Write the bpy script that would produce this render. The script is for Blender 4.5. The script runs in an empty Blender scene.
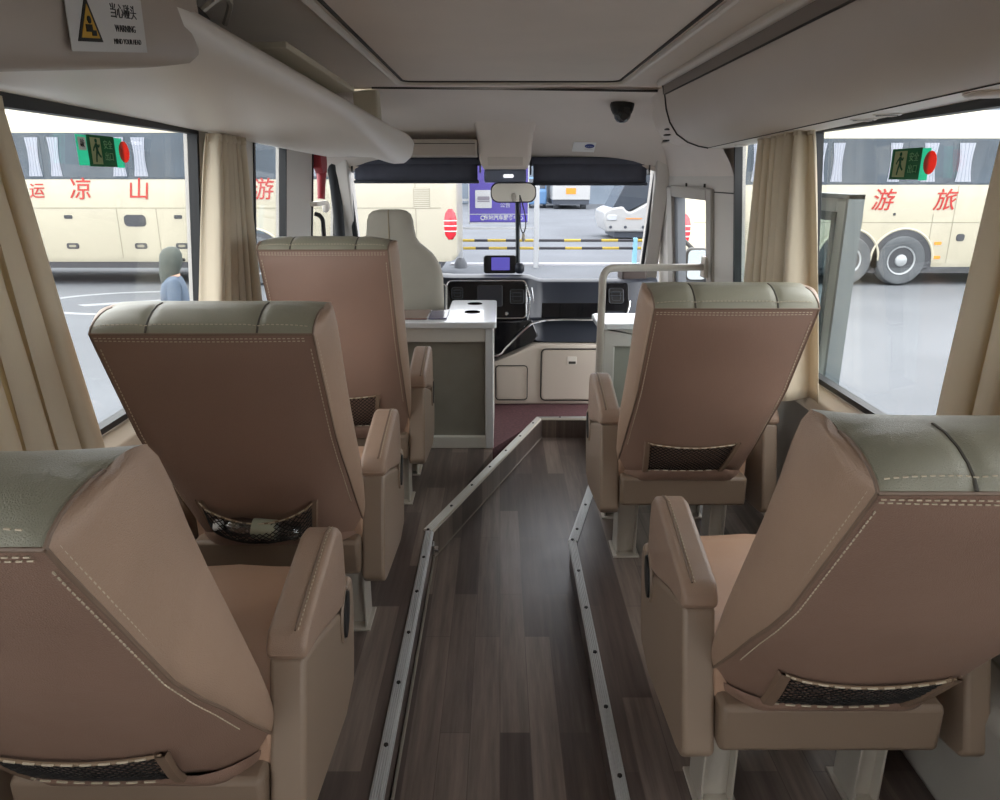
import bpy, bmesh, math, random
from mathutils import Vector, Matrix
random.seed(7)
R = math.radians
sc = bpy.context.scene
col = sc.collection

# ------------------------------------------------------------------ helpers
def lin(h):
    h = h.lstrip('#')
    o = []
    for i in (0, 2, 4):
        c = int(h[i:i+2], 16) / 255
        o.append(c / 12.92 if c <= .04045 else ((c + .055) / 1.055) ** 2.4)
    return (*o, 1)

def mat(name, hexcol, rough=.5, metal=0, bump=0, bscale=200, var=0, vscale=6, emit=None, estr=0, spec=.5, coat=0, stretch=None):
    m = bpy.data.materials.new(name); m.use_nodes = True
    nt = m.node_tree; b = nt.nodes['Principled BSDF']
    c = lin(hexcol)
    b.inputs['Base Color'].default_value = c
    b.inputs['Roughness'].default_value = rough
    b.inputs['Metallic'].default_value = metal
    b.inputs['Specular IOR Level'].default_value = spec
    b.inputs['Coat Weight'].default_value = coat
    tc = nt.nodes.new('ShaderNodeTexCoord')
    src = tc.outputs['Object']
    if stretch:
        mp = nt.nodes.new('ShaderNodeMapping'); mp.inputs['Scale'].default_value = stretch
        nt.links.new(src, mp.inputs['Vector']); src = mp.outputs['Vector']
    if var:
        n = nt.nodes.new('ShaderNodeTexNoise'); n.inputs['Scale'].default_value = vscale; n.inputs['Detail'].default_value = 5
        nt.links.new(src, n.inputs['Vector'])
        r = nt.nodes.new('ShaderNodeValToRGB')
        r.color_ramp.elements[0].position = .3; r.color_ramp.elements[1].position = .7
        r.color_ramp.elements[0].color = (*[x * (1 - var) for x in c[:3]], 1)
        r.color_ramp.elements[1].color = (*[min(1, x * (1 + var)) for x in c[:3]], 1)
        nt.links.new(n.outputs['Fac'], r.inputs['Fac']); nt.links.new(r.outputs['Color'], b.inputs['Base Color'])
    if bump:
        n = nt.nodes.new('ShaderNodeTexNoise'); n.inputs['Scale'].default_value = bscale; n.inputs['Detail'].default_value = 3
        nt.links.new(src, n.inputs['Vector'])
        bp = nt.nodes.new('ShaderNodeBump'); bp.inputs['Strength'].default_value = bump; bp.inputs['Distance'].default_value = .002
        nt.links.new(n.outputs['Fac'], bp.inputs['Height']); nt.links.new(bp.outputs['Normal'], b.inputs['Normal'])
    if emit:
        b.inputs['Emission Color'].default_value = lin(emit); b.inputs['Emission Strength'].default_value = estr
    return m

def leather(name, hexcol, rough=.42):
    m = mat(name, hexcol, rough, var=.06, vscale=4)
    nt = m.node_tree; b = nt.nodes['Principled BSDF']
    tc = nt.nodes.new('ShaderNodeTexCoord')
    v = nt.nodes.new('ShaderNodeTexVoronoi'); v.feature = 'DISTANCE_TO_EDGE'; v.inputs['Scale'].default_value = 330
    nt.links.new(tc.outputs['Object'], v.inputs['Vector'])
    n = nt.nodes.new('ShaderNodeTexNoise'); n.inputs['Scale'].default_value = 9; n.inputs['Detail'].default_value = 2
    nt.links.new(tc.outputs['Object'], n.inputs['Vector'])
    bp = nt.nodes.new('ShaderNodeBump'); bp.inputs['Strength'].default_value = .7; bp.inputs['Distance'].default_value = .0014
    nt.links.new(v.outputs['Distance'], bp.inputs['Height'])
    b2 = nt.nodes.new('ShaderNodeBump'); b2.inputs['Strength'].default_value = .25; b2.inputs['Distance'].default_value = .012
    nt.links.new(n.outputs['Fac'], b2.inputs['Height']); nt.links.new(bp.outputs['Normal'], b2.inputs['Normal'])
    nt.links.new(b2.outputs['Normal'], b.inputs['Normal'])
    return m

def glassmat(name, tint, gl=.02):
    m = bpy.data.materials.new(name); m.use_nodes = True
    nt = m.node_tree; nt.nodes.clear()
    out = nt.nodes.new('ShaderNodeOutputMaterial'); t = nt.nodes.new('ShaderNodeBsdfTransparent')
    t.inputs['Color'].default_value = tint
    g = nt.nodes.new('ShaderNodeBsdfGlossy'); g.inputs['Roughness'].default_value = .02
    lw = nt.nodes.new('ShaderNodeLayerWeight'); lw.inputs['Blend'].default_value = .5
    pw = nt.nodes.new('ShaderNodeMath'); pw.operation = 'POWER'; pw.inputs[1].default_value = 4
    ad = nt.nodes.new('ShaderNodeMath'); ad.operation = 'MULTIPLY_ADD'; ad.inputs[1].default_value = .35; ad.inputs[2].default_value = gl
    mx = nt.nodes.new('ShaderNodeMixShader')
    nt.links.new(lw.outputs['Facing'], pw.inputs[0]); nt.links.new(pw.outputs[0], ad.inputs[0]); nt.links.new(ad.outputs[0], mx.inputs['Fac'])
    nt.links.new(t.outputs['BSDF'], mx.inputs[1]); nt.links.new(g.outputs['BSDF'], mx.inputs[2])
    nt.links.new(mx.outputs['Shader'], out.inputs['Surface'])
    return m

class MB:
    def __init__(s): s.v = []; s.f = []; s.m = []
    def add(s, vs, fs, mi=0):
        o = len(s.v); s.v += [tuple(v) for v in vs]
        for f in fs: s.f.append(tuple(o + i for i in f)); s.m.append(mi)
        return s
    def box(s, x0, x1, y0, y1, z0, z1, mi=0):
        vs = [(x, y, z) for x in (x0, x1) for y in (y0, y1) for z in (z0, z1)]
        return s.add(vs, [(0,1,3,2),(4,6,7,5),(0,4,5,1),(2,3,7,6),(0,2,6,4),(1,5,7,3)], mi)
    def hexa(s, p, mi=0):      # 8 points: 4 of one end, 4 of the other
        return s.add(p, [(3,2,1,0),(4,5,6,7),(0,1,5,4),(1,2,6,5),(2,3,7,6),(3,0,4,7)], mi)
    def prism(s, poly, fa, fb, mi=0):     # poly of (a,b); fa, fb map (a,b) to points
        n = len(poly)
        vs = [fa(*p) for p in poly] + [fb(*p) for p in poly]
        fs = [tuple(range(n - 1, -1, -1)), tuple(range(n, 2 * n))]
        fs += [(i, (i + 1) % n, n + (i + 1) % n, n + i) for i in range(n)]
        return s.add(vs, fs, mi)
    def grid(s, pts, mi=0, closeu=False, closev=False):
        nu, nv = len(pts), len(pts[0]); vs = [p for r in pts for p in r]; fs = []
        for i in range(nu if closeu else nu - 1):
            for j in range(nv if closev else nv - 1):
                i2, j2 = (i + 1) % nu, (j + 1) % nv
                fs.append((i * nv + j, i2 * nv + j, i2 * nv + j2, i * nv + j2))
        return s.add(vs, fs, mi)
    def loft(s, rings, mi=0, caps=True):
        s.grid(rings, mi, closev=True)
        if caps:
            n = len(rings[0]); o = len(s.v) - n * len(rings)
            s.f.append(tuple(o + i for i in range(n - 1, -1, -1))); s.m.append(mi)
            e = o + n * (len(rings) - 1)
            s.f.append(tuple(e + i for i in range(n))); s.m.append(mi)
        return s
    def tube(s, pts, r, n=8, closed=False, mi=0):
        pts = [Vector(p) for p in pts]; N = len(pts); rings = []; prev = None
        for i, p in enumerate(pts):
            a = pts[(i - 1) % N] if (i or closed) else p
            b = pts[(i + 1) % N] if (i < N - 1 or closed) else p
            t = (b - a)
            if t.length < 1e-9: t = Vector((0, 0, 1))
            t.normalize()
            if prev is None:
                up = Vector((0, 0, 1)) if abs(t.z) < .9 else Vector((1, 0, 0))
                u = t.cross(up).normalized()
            else:
                u = (prev - t * prev.dot(t))
                if u.length < 1e-6: u = t.cross(Vector((0, 0, 1)))
                u.normalize()
            w = t.cross(u); prev = u
            rr = r[i] if isinstance(r, (list, tuple)) else r
            rings.append([p + (u * math.cos(2 * math.pi * k / n) + w * math.sin(2 * math.pi * k / n)) * rr for k in range(n)])
        if closed: return s.grid(rings, mi, closeu=True, closev=True)
        return s.loft(rings, mi)
    def disc(s, c, r, ax, th, n=24, r2=None, mi=0):       # short cylinder around axis 'x','y','z'
        def pt(a, b, h):
            return {'x': (c[0] + h, c[1] + a, c[2] + b), 'y': (c[0] + a, c[1] + h, c[2] + b), 'z': (c[0] + a, c[1] + b, c[2] + h)}[ax]
        r2 = r2 or r
        poly = [(r * math.cos(2 * math.pi * k / n), r2 * math.sin(2 * math.pi * k / n)) for k in range(n)]
        return s.prism(poly, lambda a, b: pt(a, b, -th / 2), lambda a, b: pt(a, b, th / 2), mi)
    def lathe(s, prof, c, ax='z', n=28, mi=0):
        rings = []
        for (r, h) in prof:
            rg = []
            for k in range(n):
                a, b = r * math.cos(2 * math.pi * k / n), r * math.sin(2 * math.pi * k / n)
                rg.append({'x': (c[0] + h, c[1] + a, c[2] + b), 'y': (c[0] + a, c[1] + h, c[2] + b), 'z': (c[0] + a, c[1] + b, c[2] + h)}[ax])
            rings.append(rg)
        return s.loft(rings, mi)
    def build(s, name, mats, parent=None, bevel=0, seg=2, smooth=True, angle=40, subsurf=0, solid=0):
        me = bpy.data.meshes.new(name)
        o0 = Vector((0, 0, 0))
        if parent is not None:
            p = parent
            while p is not None: o0 = o0 + p.location; p = p.parent
        me.from_pydata([tuple(Vector(v) - o0) for v in s.v], [], s.f)
        if not isinstance(mats, (list, tuple)): mats = [mats]
        for m in mats: me.materials.append(m)
        for p, mi in zip(me.polygons, s.m): p.material_index = mi
        bm = bmesh.new(); bm.from_mesh(me)
        bmesh.ops.remove_doubles(bm, verts=bm.verts, dist=1e-6)
        bmesh.ops.recalc_face_normals(bm, faces=bm.faces)
        bm.to_mesh(me); bm.free()
        if smooth:
            me.shade_smooth(); me.set_sharp_from_angle(angle=R(angle))
        o = bpy.data.objects.new(name, me); col.objects.link(o)
        if parent is not None: o.parent = parent
        if solid:
            md = o.modifiers.new('solid', 'SOLIDIFY'); md.thickness = solid; md.offset = 0
        if subsurf:
            md = o.modifiers.new('sub', 'SUBSURF'); md.levels = subsurf; md.render_levels = subsurf
        if bevel:
            md = o.modifiers.new('bev', 'BEVEL'); md.width = bevel; md.segments = seg; md.limit_method = 'ANGLE'; md.angle_limit = R(35)
            md.harden_normals = False
        return o

def tag(o, label, cat, group=None, kind=None):
    if label: o['label'] = label
    if cat: o['category'] = cat
    if group: o['group'] = group
    if kind: o['kind'] = kind
    return o
def thing(name, loc, label, cat, group=None):
    o = bpy.data.objects.new(name, None); col.objects.link(o); o.location = loc
    o.empty_display_size = .05
    return tag(o, label, cat, group)
def struct(o, label=None, cat=None):
    o['kind'] = 'structure'
    if label: o['label'] = label
    if cat: o['category'] = cat
    return o
def emptystruct(name, loc, label=None, cat=None):
    o = bpy.data.objects.new(name, None); col.objects.link(o); o.location = loc
    return struct(o, label, cat)

def rrect(x0, x1, y0, y1, r, n=5):
    pts = []
    for cx, cy, a0 in ((x1 - r, y1 - r, 0), (x0 + r, y1 - r, 90), (x0 + r, y0 + r, 180), (x1 - r, y0 + r, 270)):
        for k in range(n + 1):
            a = R(a0 + 90 * k / n); pts.append((cx + r * math.cos(a), cy + r * math.sin(a)))
    return pts
def smooth_path(pts, n=8):
    P = [Vector(p) for p in pts]; out = []
    for i in range(len(P) - 1):
        p0, p1, p2, p3 = P[max(i - 1, 0)], P[i], P[i + 1], P[min(i + 2, len(P) - 1)]
        for k in range(n):
            t = k / n
            out.append(.5 * ((2 * p1) + (p2 - p0) * t + (2 * p0 - 5 * p1 + 4 * p2 - p3) * t * t + (3 * p1 - p0 - 3 * p2 + p3) * t ** 3))
    out.append(P[-1]); return out
def fillet_path(pts, r, n=6):
    P = [Vector(p) for p in pts]; out = [P[0]]
    for i in range(1, len(P) - 1):
        a = (P[i - 1] - P[i]).normalized(); b = (P[i + 1] - P[i]).normalized()
        s, e = P[i] + a * r, P[i] + b * r
        for k in range(n + 1):
            t = k / n; out.append(s * (1 - t) ** 2 + P[i] * 2 * t * (1 - t) + e * t * t)
    out.append(P[-1]); return out
def resample(pts, step):
    P = [Vector(p) for p in pts]; out = [P[0].copy()]; acc = 0
    for a, b in zip(P[:-1], P[1:]):
        L = (b - a).length
        if L < 1e-9: continue
        d = step - acc
        while d <= L:
            out.append(a + (b - a) * d / L); d += step
        acc = L - (d - step)
    return out

def text_mesh(body, size, m, parent=None, loc=(0, 0, 0), face='-y', name='lettering', ext=.002, sx=1, bold=0, shear=0):
    cu = bpy.data.curves.new(name, 'FONT'); cu.body = body; cu.size = size; cu.extrude = ext; cu.align_x = 'CENTER'; cu.align_y = 'CENTER'; cu.offset = bold
    cu.shear = shear
    t = bpy.data.objects.new(name, cu); col.objects.link(t)
    dg = bpy.context.evaluated_depsgraph_get(); me = bpy.data.meshes.new_from_object(t.evaluated_get(dg))
    bpy.data.objects.remove(t); bpy.data.curves.remove(cu)
    rot = {'-y': Matrix(((1,0,0),(0,0,-1),(0,1,0))), '+x': Matrix(((0,0,1),(1,0,0),(0,1,0))), '-x': Matrix(((0,0,-1),(-1,0,0),(0,1,0))), 'z': Matrix.Identity(3)}[face] if isinstance(face, str) else face
    M = rot.to_4x4() @ Matrix.Diagonal((sx, 1, 1, 1))
    me.transform(M)
    o0 = Vector((0, 0, 0)); p = parent
    while p is not None: o0 = o0 + p.location; p = p.parent
    me.transform(Matrix.Translation(Vector(loc) - o0))
    me.materials.clear(); me.materials.append(m)
    o = bpy.data.objects.new(name, me); col.objects.link(o)
    if parent is not None: o.parent = parent
    return o

# ------------------------------------------------------------------ materials
M = {}
M['seat_tan'] = leather('seat_leather_tan', '#8d7162', .40)
M['seat_side'] = leather('seat_leather_side', '#a78c78', .42)
M['seat_olive'] = leather('seat_leather_olive', '#8e8b7a', .36)
M['seat_cush'] = leather('cushion_leather', '#b8967e', .38)
M['arm_leather'] = leather('armrest_leather', '#9f8674', .38)
M['arm_plastic'] = mat('armrest_plastic', '#8f7c6b', .42, bump=.1, bscale=400)
M['seat_box'] = mat('seat_base_plastic', '#816e5d', .5, bump=.1, bscale=300)
M['piping'] = mat('seam_piping', '#7d6858', .5)
M['seamdark'] = mat('seam_dark', '#4b463e', .6)
M['stitch'] = mat('stitching_thread', '#c7b9a2', .7)
M['strap'] = mat('net_strap', '#7d6654', .6)
M['net'] = mat('net_cord', '#191513', .7)
M['elastic'] = mat('elastic_cord', '#8c765f', .7)
M['steel'] = mat('seat_leg_steel', '#c2bbb0', .4, .3)
M['dark'] = mat('dark_plastic', '#1b1a1a', .5)
M['cream'] = mat('cream_plastic', '#d2c8bc', .48, bump=.05, bscale=300)
M['greige'] = mat('greige_panel', '#dad0c6', .55, var=.03, vscale=3, bump=.08, bscale=260)
M['greige2'] = mat('bin_panel', '#cbc1b7', .5, var=.03, vscale=3, bump=.06, bscale=260)
M['lightpl'] = mat('light_plastic', '#ebe5dc', .42)
M['ceil'] = mat('ceiling_lining', '#dcd3ca', .8, var=.04, vscale=2.5, bump=.15, bscale=350)
M['ceilrail'] = mat('ceiling_rail', '#d6cec3', .45)
M['groove'] = mat('seam_shadow_gap', '#3a3632', .8)
M['gasket'] = mat('black_rubber', '#17181a', .5)
M['wallgrey'] = mat('wall_lining', '#9c978f', .7, var=.05, vscale=4, bump=.1, bscale=200)
M['pillar'] = mat('pillar_trim', '#cbc6bf', .5)
M['sill'] = mat('sill_trim', '#b4a898', .4)
M['alu'] = mat('aluminium_nosing', '#c6c8c9', .38, .45)
M['white'] = mat('white_laminate', '#dfe2e4', .25, coat=.3)
M['cabframe'] = mat('cabinet_frame', '#dad8d1', .4)
M['cabgrey'] = mat('cabinet_grey_panel', '#8d8a80', .6, var=.08, vscale=7)
M['cabgreen'] = mat('side_cabinet_panel', '#a8aba0', .6, var=.05, vscale=7)
M['woodred'] = mat('red_brown_top', '#7d5f57', .2, var=.2, vscale=14, stretch=(1, 8, 1), coat=.5)
M['navy'] = mat('dash_navy', '#2b303b', .42, bump=.1, bscale=350)
M['dashtop'] = mat('dash_top', '#3b3f48', .38, bump=.08, bscale=350)
M['pianoblk'] = mat('piano_black', '#101116', .12, coat=.6)
M['chrome'] = mat('chrome', '#d9dbde', .15, 1)
M['ventmetal'] = mat('vent_metal', '#4a4d54', .35, .6)
M['screen'] = mat('screen_glow', '#2c2560', .2, emit='#6a63c8', estr=.75)
M['blind'] = mat('blind_navy', '#4a4d5a', .75, var=.1, vscale=12)
M['maroon'] = mat('maroon_carpet', '#5c3c41', .9, var=.25, vscale=60, bump=.5, bscale=300)
M['driver'] = mat('driver_fabric', '#a9a497', .75, var=.05, vscale=8, bump=.2, bscale=300)
M['driverseam'] = mat('driver_seam', '#9a8f78', .7)
M['red'] = mat('red_plastic', '#9c2a33', .45)
M['signgreen'] = mat('sign_green', '#1f6b45', .5)
M['signcream'] = mat('sign_cream', '#c6d0a0', .5)
M['signcyan'] = mat('sign_cyan', '#5fe0c2', .5)
M['signred'] = mat('sign_red', '#f25a44', .4)
M['signredink'] = mat('sign_text', '#9fd0a4', .5)
M['stickerwhite'] = mat('sticker_white', '#cfcdc9', .5)
M['yellow'] = mat('warning_yellow', '#c79a2b', .5)
M['ink'] = mat('black_ink', '#1c1b1a', .6)
M['blueink'] = mat('blue_ink', '#2f3f86', .5)
M['paper'] = mat('paper_board', '#c4bda9', .7)
M['bus_cream'] = mat('coach_cream', '#b5ae9a', .35, var=.03, vscale=.6, coat=.3)
M['bus_glass'] = mat('coach_window', '#3c4650', .2, var=.3, vscale=1.1, spec=.35)
M['bus_curtain'] = mat('coach_curtain', '#9498a3', .8)
M['bus_line'] = mat('coach_seam', '#8f8a78', .7)
M['bus_red'] = mat('coach_red_lettering', '#a82019', .5)
M['bus_dark'] = mat('coach_dark_trim', '#3b3c40', .6)
M['rubber'] = mat('tyre_rubber', '#54575a', .8, var=.1, vscale=5)
M['rim'] = mat('wheel_rim', '#a3a6a8', .45, .3)
M['taillamp'] = mat('tail_lamp_red', '#c8202c', .25, coat=.5)
M['amber'] = mat('amber_lamp', '#e08a2c', .3)
M['truckwhite'] = mat('vehicle_white', '#a9a9a8', .35, coat=.3)
M['truckdark'] = mat('vehicle_dark', '#3e434c', .4)
M['signpurple'] = mat('sign_purple', '#463a8a', .5)
M['signpurple2'] = mat('sign_purple_band', '#4d40a0', .5)
M['postwhite'] = mat('post_white', '#aaacae', .5)
M['byellow'] = mat('barrier_yellow', '#b59a34', .5)
M['bblack'] = mat('barrier_black', '#2f2d33', .5)
M['bblue'] = mat('barrier_blue', '#8fc6de', .5)
M['hedge'] = mat('far_building', '#7f8a95', .9, var=.25, vscale=.25)
M['skin'] = mat('skin', '#c79c82', .6)
M['hair'] = mat('hair_dark', '#39413d', .7, var=.2, vscale=20)
M['denim'] = mat('jacket_blue', '#4e5d70', .8, var=.15, vscale=12)
M['trouser'] = mat('trousers_dark', '#2c2e38', .8)
M['mirrorglass'] = mat('mirror_surface', '#d4d8d6', .03, 1)
M['bottle'] = None
M['caps'] = mat('bottle_cap', '#e9ecee', .4)
M['blabel'] = mat('bottle_label', '#a9ad98', .5)
M['glass'] = glassmat('window_glass', (.83, .84, .84, 1))
M['wsglass'] = glassmat('windscreen_glass', (.80, .81, .83, 1))
M['doorglass'] = glassmat('door_glass', (.70, .78, .78, 1))
def translucent(m, f=.5):
    nt = m.node_tree; b = nt.nodes['Principled BSDF']; out = [n for n in nt.nodes if n.type == 'OUTPUT_MATERIAL'][0]
    tl = nt.nodes.new('ShaderNodeBsdfTranslucent'); tl.inputs['Color'].default_value = b.inputs['Base Color'].default_value
    mx = nt.nodes.new('ShaderNodeMixShader'); mx.inputs['Fac'].default_value = f
    nt.links.new(b.outputs['BSDF'], mx.inputs[1]); nt.links.new(tl.outputs['BSDF'], mx.inputs[2]); nt.links.new(mx.outputs['Shader'], out.inputs['Surface'])
for k in ('signcyan', 'signred', 'signcream', 'signgreen', 'signredink'): translucent(M[k])
M['clear'] = glassmat('clear_plastic', (.62, .68, .74, 1), .22)

def floor_mat(name, base, dark, light):
    m = bpy.data.materials.new(name); m.use_nodes = True
    nt = m.node_tree; b = nt.nodes['Principled BSDF']
    tc = nt.nodes.new('ShaderNodeTexCoord')
    mp = nt.nodes.new('ShaderNodeMapping'); mp.inputs['Rotation'].default_value = (0, 0, R(90))
    nt.links.new(tc.outputs['Object'], mp.inputs['Vector'])
    br = nt.nodes.new('ShaderNodeTexBrick'); br.offset = .37; br.offset_frequency = 2
    br.inputs['Color1'].default_value = (0, 0, 0, 1); br.inputs['Color2'].default_value = (1, 1, 1, 1)
    br.inputs['Mortar'].default_value = (.25, .25, .25, 1)
    br.inputs['Scale'].default_value = 1; br.inputs['Mortar Size'].default_value = .0012; br.inputs['Bias'].default_value = -.1
    br.inputs['Brick Width'].default_value = .72; br.inputs['Row Height'].default_value = .085
    nt.links.new(mp.outputs['Vector'], br.inputs['Vector'])
    mp2 = nt.nodes.new('ShaderNodeMapping'); mp2.inputs['Scale'].default_value = (38, 2.2, 1)
    nt.links.new(tc.outputs['Object'], mp2.inputs['Vector'])
    n = nt.nodes.new('ShaderNodeTexNoise'); n.inputs['Scale'].default_value = 1; n.inputs['Detail'].default_value = 6; n.inputs['Roughness'].default_value = .65
    nt.links.new(mp2.outputs['Vector'], n.inputs['Vector'])
    mx = nt.nodes.new('ShaderNodeMix'); mx.data_type = 'FLOAT'; mx.inputs[0].default_value = .36
    sep = nt.nodes.new('ShaderNodeRGBToBW'); nt.links.new(br.outputs['Color'], sep.inputs['Color'])
    nt.links.new(n.outputs['Fac'], mx.inputs[2]); nt.links.new(sep.outputs['Val'], mx.inputs[3])
    r = nt.nodes.new('ShaderNodeValToRGB')
    e = r.color_ramp.elements; e[0].position = .18; e[0].color = lin(dark); e[1].position = .85; e[1].color = lin(light)
    x = e.new(.45); x.color = lin(base)
    nt.links.new(mx.outputs[0], r.inputs['Fac']); nt.links.new(r.outputs['Color'], b.inputs['Base Color'])
    n2 = nt.nodes.new('ShaderNodeTexNoise'); n2.inputs['Scale'].default_value = 5; nt.links.new(tc.outputs['Object'], n2.inputs['Vector'])
    mr = nt.nodes.new('ShaderNodeMapRange'); mr.inputs['To Min'].default_value = .25; mr.inputs['To Max'].default_value = .40
    nt.links.new(n2.outputs['Fac'], mr.inputs['Value']); nt.links.new(mr.outputs['Result'], b.inputs['Roughness'])
    bp = nt.nodes.new('ShaderNodeBump'); bp.inputs['Strength'].default_value = .08; bp.inputs['Distance'].default_value = .002
    nt.links.new(n.outputs['Fac'], bp.inputs['Height']); nt.links.new(bp.outputs['Normal'], b.inputs['Normal'])
    return m
M['floor'] = floor_mat('vinyl_plank_floor', '#615550', '#433936', '#9c8d82')

def curtain_mat():
    m = mat('curtain_fabric', '#d6cab4', .85, bump=.2, bscale=500, var=.05, vscale=9, stretch=(1, 1, .15))
    nt = m.node_tree; b = nt.nodes['Principled BSDF']; out = [n for n in nt.nodes if n.type == 'OUTPUT_MATERIAL'][0]
    tl = nt.nodes.new('ShaderNodeBsdfTranslucent'); tl.inputs['Color'].default_value = lin('#dccfb4')
    mx = nt.nodes.new('ShaderNodeMixShader'); mx.inputs['Fac'].default_value = .22
    nt.links.new(b.outputs['BSDF'], mx.inputs[1]); nt.links.new(tl.outputs['BSDF'], mx.inputs[2]); nt.links.new(mx.outputs['Shader'], out.inputs['Surface'])
    return m
M['curtain'] = curtain_mat()

def ground_mat():
    m = mat('asphalt_lot', '#6d7075', .95, spec=.1, var=.10, vscale=.5, bump=.2, bscale=30)
    return m
M['ground'] = ground_mat()
M['mark'] = mat('road_paint', '#93969a', .6)

# ------------------------------------------------------------------ camera
cam = bpy.data.cameras.new('camera'); co = bpy.data.objects.new('camera', cam); col.objects.link(co)
co.location = (0, 0, 1.51); co.rotation_euler = (R(90 - 17), 0, 0)
cam.sensor_width = 36; cam.sensor_fit = 'HORIZONTAL'; cam.lens = 730 * 36 / 1000; cam.clip_start = .02; cam.clip_end = 500
sc.camera = co

# ------------------------------------------------------------------ room shell
PZ = .12                                   # height of the seat platforms above the aisle
YB, YF = -2.8, 5.3
def wx(z): return 1.15 - max(0, z - .80) * .085      # side wall leans in towards the roof

struct(MB().prism([(-.3, YB), (.3, YB), (.3, 2.60), (.56, 3.2), (.62, 4.3), (.2, 4.3), (-.3, 2.72)], lambda x, y: (x, y, -.08), lambda x, y: (x, y, 0)).build('floor', M['floor'], smooth=False), 'dark wood plank vinyl floor of the sunken aisle', 'floor')
# platforms
struct(MB().prism([(-1.17, YB), (-.28, YB), (-.28, 2.70), (-.04, 3.62), (-.04, 3.66), (-1.17, 3.66)], lambda x, y: (x, y, -.08), lambda x, y: (x, y, PZ)).build('floor_left', M['floor'], smooth=False), 'raised plank vinyl platform left of the aisle', 'floor')
struct(MB().prism([(1.17, YB), (.28, YB), (.28, 2.62), (.42, 3.15), (.56, 4.17), (1.17, 3.55)], lambda x, y: (x, y, -.08), lambda x, y: (x, y, PZ)).build('floor_right', M['floor'], smooth=False), 'raised plank vinyl platform right of the aisle', 'floor')
struct(MB().prism([(-1.17, 3.66), (-.04, 3.66), (.245, 4.17), (.56, 4.17), (1.17, 3.55), (1.17, 5.3), (-1.17, 5.3)], lambda x, y: (x, y, -.08), lambda x, y: (x, y, PZ - .002)).build('floor_front', M['maroon'], smooth=False), 'burgundy carpet on the cab floor', 'floor')

def nosing(name, pts, w, m, label):
    # flat aluminium strip lying on the platform edge with a folded lip
    e = MB(); P = [Vector(p) for p in pts]
    L, Rr = [], []
    for i, p in enumerate(P):
        d = ((P[min(i + 1, len(P) - 1)] - P[i]).normalized() + (P[i] - P[max(i - 1, 0)]).normalized()).normalized()
        n = Vector((-d.y, d.x, 0)); L.append(p + n * w); Rr.append(p)
    for i in range(len(P) - 1):
        a, b, c, d = Rr[i], Rr[i + 1], L[i + 1], L[i]
        up = Vector((0, 0, .006))
        e.hexa([a, b, c, d, a + up, b + up, c + up, d + up])
        lip = Vector((0, 0, -.018)); nn = (a - d).normalized() * .004
        e.hexa([a, b, b + nn, a + nn, a + lip + up * 2, b + lip + up * 2, b + nn + lip + up * 2, a + nn + lip + up * 2])
    o = struct(e.build(name, m, bevel=.0012, smooth=False), label, 'edge trim')
    s = MB()
    for q in resample([(a + b) / 2 for a, b in zip(L, Rr)], .24):
        s.disc((q.x, q.y, q.z + .008), .006, 'z', .004, 10)
    s.build('screw', M['dark'], o)
    g = MB()                                    # fine ribs along the strip
    for t in (.2, .4, .6, .8):
        pts = [Rr[i] * (1 - t) + L[i] * t + Vector((0, 0, .0065)) for i in range(len(P))]
        g.tube(pts, .0016, 4)
    g.build('rib', M['alu'], o)
    return o
nosing('trim_1', [(-.275, YB, PZ), (-.275, 2.70, PZ)], .030, M['alu'], 'straight aluminium nosing along the left aisle step')
nosing('trim_2', [(.275, 2.62, PZ), (.275, YB, PZ)], .028, M['alu'], 'straight aluminium nosing along the right aisle step')
M['creamtrim'] = mat('cream_step_trim', '#c4beb2', .4)
nosing('trim_3', [(-.275, 2.70, PZ), (.245, 4.15, PZ), (.56, 4.15, PZ)], .042, M['creamtrim'], 'pale angled edging where the left platform meets the cab floor')
nosing('trim_4', [(.42, 3.18, PZ), (.275, 2.62, PZ)], .035, M['alu'], 'short angled aluminium nosing beside the front right seat')
# riser faces with thin base bead
e = MB(); e.tube([(-.272, YB, .006), (-.272, 2.70, .006), (.25, 4.15, .006)], .005, 6); struct(e.build('trim_5', mat('bead_grey', '#8a8379', .5)), 'thin bead along the foot of the left step', 'edge trim')
# angled riser panel from left platform end to cab floor
struct(MB().prism([(-.30, 2.70), (-.27, 2.70), (.255, 4.16), (.57, 4.16), (.57, 4.18), (.23, 4.18)], lambda x, y: (x, y, -.02), lambda x, y: (x, y, PZ - .003)).build('wall_step', M['floor'], smooth=False), 'plank faced riser of the angled step', 'step')
g = thing('floor_catch', (-.262, 2.64, .11), 'small metal catch on the corner of the angled step edge', 'catch')
e = MB(); e.disc((-.258, 2.64, .075), .014, 'x', .02); e.build('knob', M['chrome'], g)
MB().box(-.272, -.262, 2.62, 2.66, .06, .1).build('plate', M['chrome'], g)

# side walls: panels in (y,z) with thickness outwards
def wall_panel(e, side, y0, y1, z0, z1, t=.05, inset=0, mi=0):
    zs = sorted({z0, z1} | ({.8} if z0 < .8 < z1 else set()))
    for a, b in zip(zs[:-1], zs[1:]):
        xa, xb = (wx(a) - inset) * side, (wx(b) - inset) * side; T = t * side
        e.hexa([(xa, y0, a), (xa, y1, a), (xb, y1, b), (xb, y0, b), (xa + T, y0, a), (xa + T, y1, a), (xb + T, y1, b), (xb + T, y0, b)], mi)

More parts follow.
